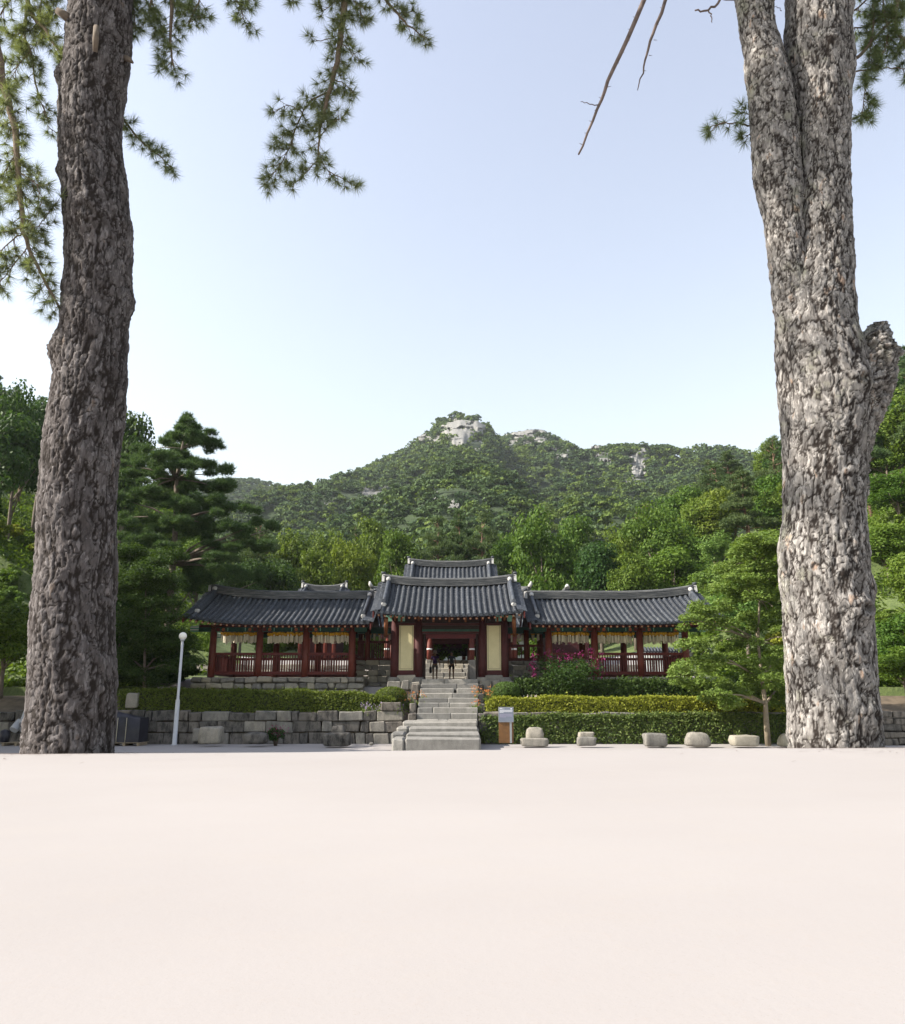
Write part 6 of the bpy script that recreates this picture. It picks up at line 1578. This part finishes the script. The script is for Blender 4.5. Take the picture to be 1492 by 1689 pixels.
LST = [(640, 1300, 1370), (600, 1288, 1362), (560, 1279, 1352), (520, 1275, 1342), (480, 1270, 1336), (440, 1265, 1330), (400, 1259.5, 1325), (350, 1251, 1321), (300, 1242, 1318), (250, 1237.6, 1316), (200, 1233, 1313), (150, 1229.6, 1306), (125, 1226, 1300), (90, 1223, 1290), (50, 1215, 1279), (0, 1210, 1272), (-60, 1200, 1262)]
_, top2 = bark_trunk(p2, 'stem', LST, YT, M['bark_light'], 17, 0.05, 0.14, 130, 0.0108, 0.008, dY=-0.03, flake=0.0052, sub=(.7, .5))
STB = [(830, 1372, 1424), (760, 1362, 1430), (720, 1358, 1441), (700, 1358, 1448), (670, 1360, 1459), (640, 1364, 1465), (610, 1372, 1469), (590, 1378, 1468), (575, 1384, 1466), (565, 1392, 1464), (557, 1404, 1462), (550, 1424, 1461), (540, 1428, 1459)]
bark_trunk(p2, 'branch_stub', STB, YT, M['bark_light'], 23, 0.05, 0.09, 120, 0.0115, 0.02, dY=-0.06, cap=True,
    bumps=[(590, 345, 10, 0.07, False), (575, 262, 14, 0.06, True), (600, 285, 16, 0.05, True), (650, 262, 12, 0.05, True), (660, 300, 12, -0.04, False)])
mb = MB(); mb.tube([at(1462, 618, YT - .1), at(1474, 613, YT - .1), at(1483, 611, YT - .1)], [0.02, 0.016, 0.008], 6); link('broken_stub', mb, M['cutwood'], p2)
for tp, dx in ((top, .12), (top2, -.35)):
    mb = MB(); mb.tube([(tp[0], tp[1], tp[2] - .1), (tp[0] + dx * .6, YT - .1, 11.0), (tp[0] + dx, YT - .2, 13.5), (tp[0] + dx * 1.2, YT, 15)], [tp[3] * .96, .2, .14, .05], 12); link('upper_trunk', mb, M['trunk'], p2)
spray(p2, [dict(p=[(1240, -330), (1130, -160, -.1), (1062, 0, -.1), (1012, 115, -.1), (985, 180, -.1), (953, 256, -.1)], r=(.035, .009)),
           dict(p=[(1235, -280), (1150, -120, .1), (1098, 0, .1), (1072, 70, .1), (1062, 110, .1), (1050, 150, .1)], r=(.03, .004)),
           dict(p=[(987, 175, -.1), (972, 171, -.1), (957, 169, -.1)], r=(.006, .003)),
           dict(p=[(1225, -60, .0), (1190, -4, -.1), (1168, 17, -.1), (1146, 18, -.1)], r=(.016, .008)), dict(p=[(1166, 16, -.1), (1172, 26, -.1), (1173, 37, -.1)], r=(.008, .004)),
           dict(p=[(1232, 20, .1), (1215, 5, .05), (1195, -2, 0)], r=(.006, .004)),
           dict(p=[(1290, 18, .1), (1280, 12, .1), (1272, 10, .1)], r=(.004, .002)),
           ], 34, name='dead_branch', wmat=M['dead'], twigs=False)
rq = random.Random(8)
mb = MB()                                             # spurs on the dead branches
for (p0, q0, p1_, q1, n) in ((1062, 0, 953, 256, 13), (1098, 0, 1055, 140, 5)):
    for k in range(n):
        t = (k + .6) / (n + .5); p = p0 + (p1_ - p0) * t; q = q0 + (q1 - q0) * t; s = rq.choice((-1, 1))
        mb.tube([at(p, q, YT - (.1 if p0 == 1062 else -.1)), at(p + s * rq.uniform(3, 7), q + rq.uniform(-3, 1), YT - (.1 if p0 == 1062 else -.1))], [.005, .002], 4)
link('spurs', mb, M['dead'], p2)
spray(p2, [
  dict(p=[(1236, 208, .1), (1218, 204, .05), (1195, 205, .0), (1170, 210, .0)], r=(.010, .003), **{'len': .10, 'from': .2, 'skip': .3}),
  dict(p=[(1238, 190, .1), (1222, 186, .05)], r=(.006, .003), **{'len': .10}),
  dict(p=[(1238, 220, .1), (1225, 228, .05)], r=(.006, .003), **{'len': .08}),
  dict(p=[(1430, -300), (1500, -120, .3), (1475, 20, .3), (1490, 70, .3), (1510, 130, .3)], r=(.035, .012), **{'from': .55}),
  dict(p=[(1395, 100, .3), (1420, 90, .35), (1440, 65, .35), (1475, 30, .3)], r=(.022, .010), **{'from': .5, 'skip': .4}),
  dict(p=[(1400, 118, .3), (1440, 115, .35), (1470, 112, .35), (1500, 118, .3)], r=(.010, .004), **{'skip': .55, 'from': .3}),
  dict(p=[(1440, 10, .35), (1438, 70, .35), (1428, 130, .35), (1420, 200, .35)], r=(.010, .003), **{'skip': .25, 'len': .16}),
  dict(p=[(1405, 20, .4), (1430, 0, .4), (1470, -40, .3)], r=(.010, .008), **{'skip': .3}),
  dict(p=[(1410, 45, .4), (1440, 40, .4), (1480, 10, .4)], r=(.008, .004), **{'skip': .35}),
  dict(p=[(1470, -60, .3), (1455, 0, .3), (1465, 60, .3), (1450, 100, .3)], r=(.010, .004), **{'skip': .2}),
], 35)
high_crown(p2, top[0], YT, [(1.0, -.5, 12.0, .9), (1.6, .6, 12.8, 1.0), (-.2, -1.2, 12.6, .9), (.6, .8, 13.8, 1.0), (-.8, .2, 13.6, .9), (.3, -.3, 15.0, 1.0)], 6, 1200)

# ------------------------------------------------------------------ litter on the sand
rng = np.random.default_rng(3); n = 900
cx_ = np.where(rng.random(n) < .5, p1.location.x, p2.location.x); rr_ = .36 + rng.exponential(.35, n); an = rng.uniform(0, 6.28, n)
X = cx_ + rr_ * np.cos(an); Yl = YT + rr_ * np.sin(an); P = np.stack([X, Yl, ground_z(X, Yl) + .004], 1); d = np.stack([np.cos(an * 7), np.sin(an * 7), np.zeros(n)], 1); sd_ = np.stack([-d[:, 1], d[:, 0], np.zeros(n)], 1) * .0018
V = np.stack([P - d * .05 - sd_, P - d * .05 + sd_, P + d * .05 + sd_, P + d * .05 - sd_], 1).reshape(-1, 3)
tag(link('fallen_needles', np_mesh('fallen_needles', V, np.arange(4 * n).reshape(-1, 4)), M['dead']), 'fallen brown pine needles scattered round the two trunks', 'needles', None, 'stuff')

# ------------------------------------------------------------------ the air between here and the mountain
hm_, ht_, hb_ = newmat('pale_haze')
ht_.nodes.remove(hb_); pv = ht_.nodes.new('ShaderNodeVolumePrincipled'); pv.inputs['Color'].default_value = (0.86, 0.92, 1.0, 1); pv.inputs['Density'].default_value = 0.00011; pv.inputs['Anisotropy'].default_value = 0.2
ht_.links.new(pv.outputs[0], ht_.nodes['Material Output'].inputs['Volume'])
mb = MB(); mb.box(-1400, 1400, -45, 1400, -1.5, 330); o = link('haze', mb, hm_); tag(o, 'thin pale summer haze in the valley air', 'haze', None, 'stuff')
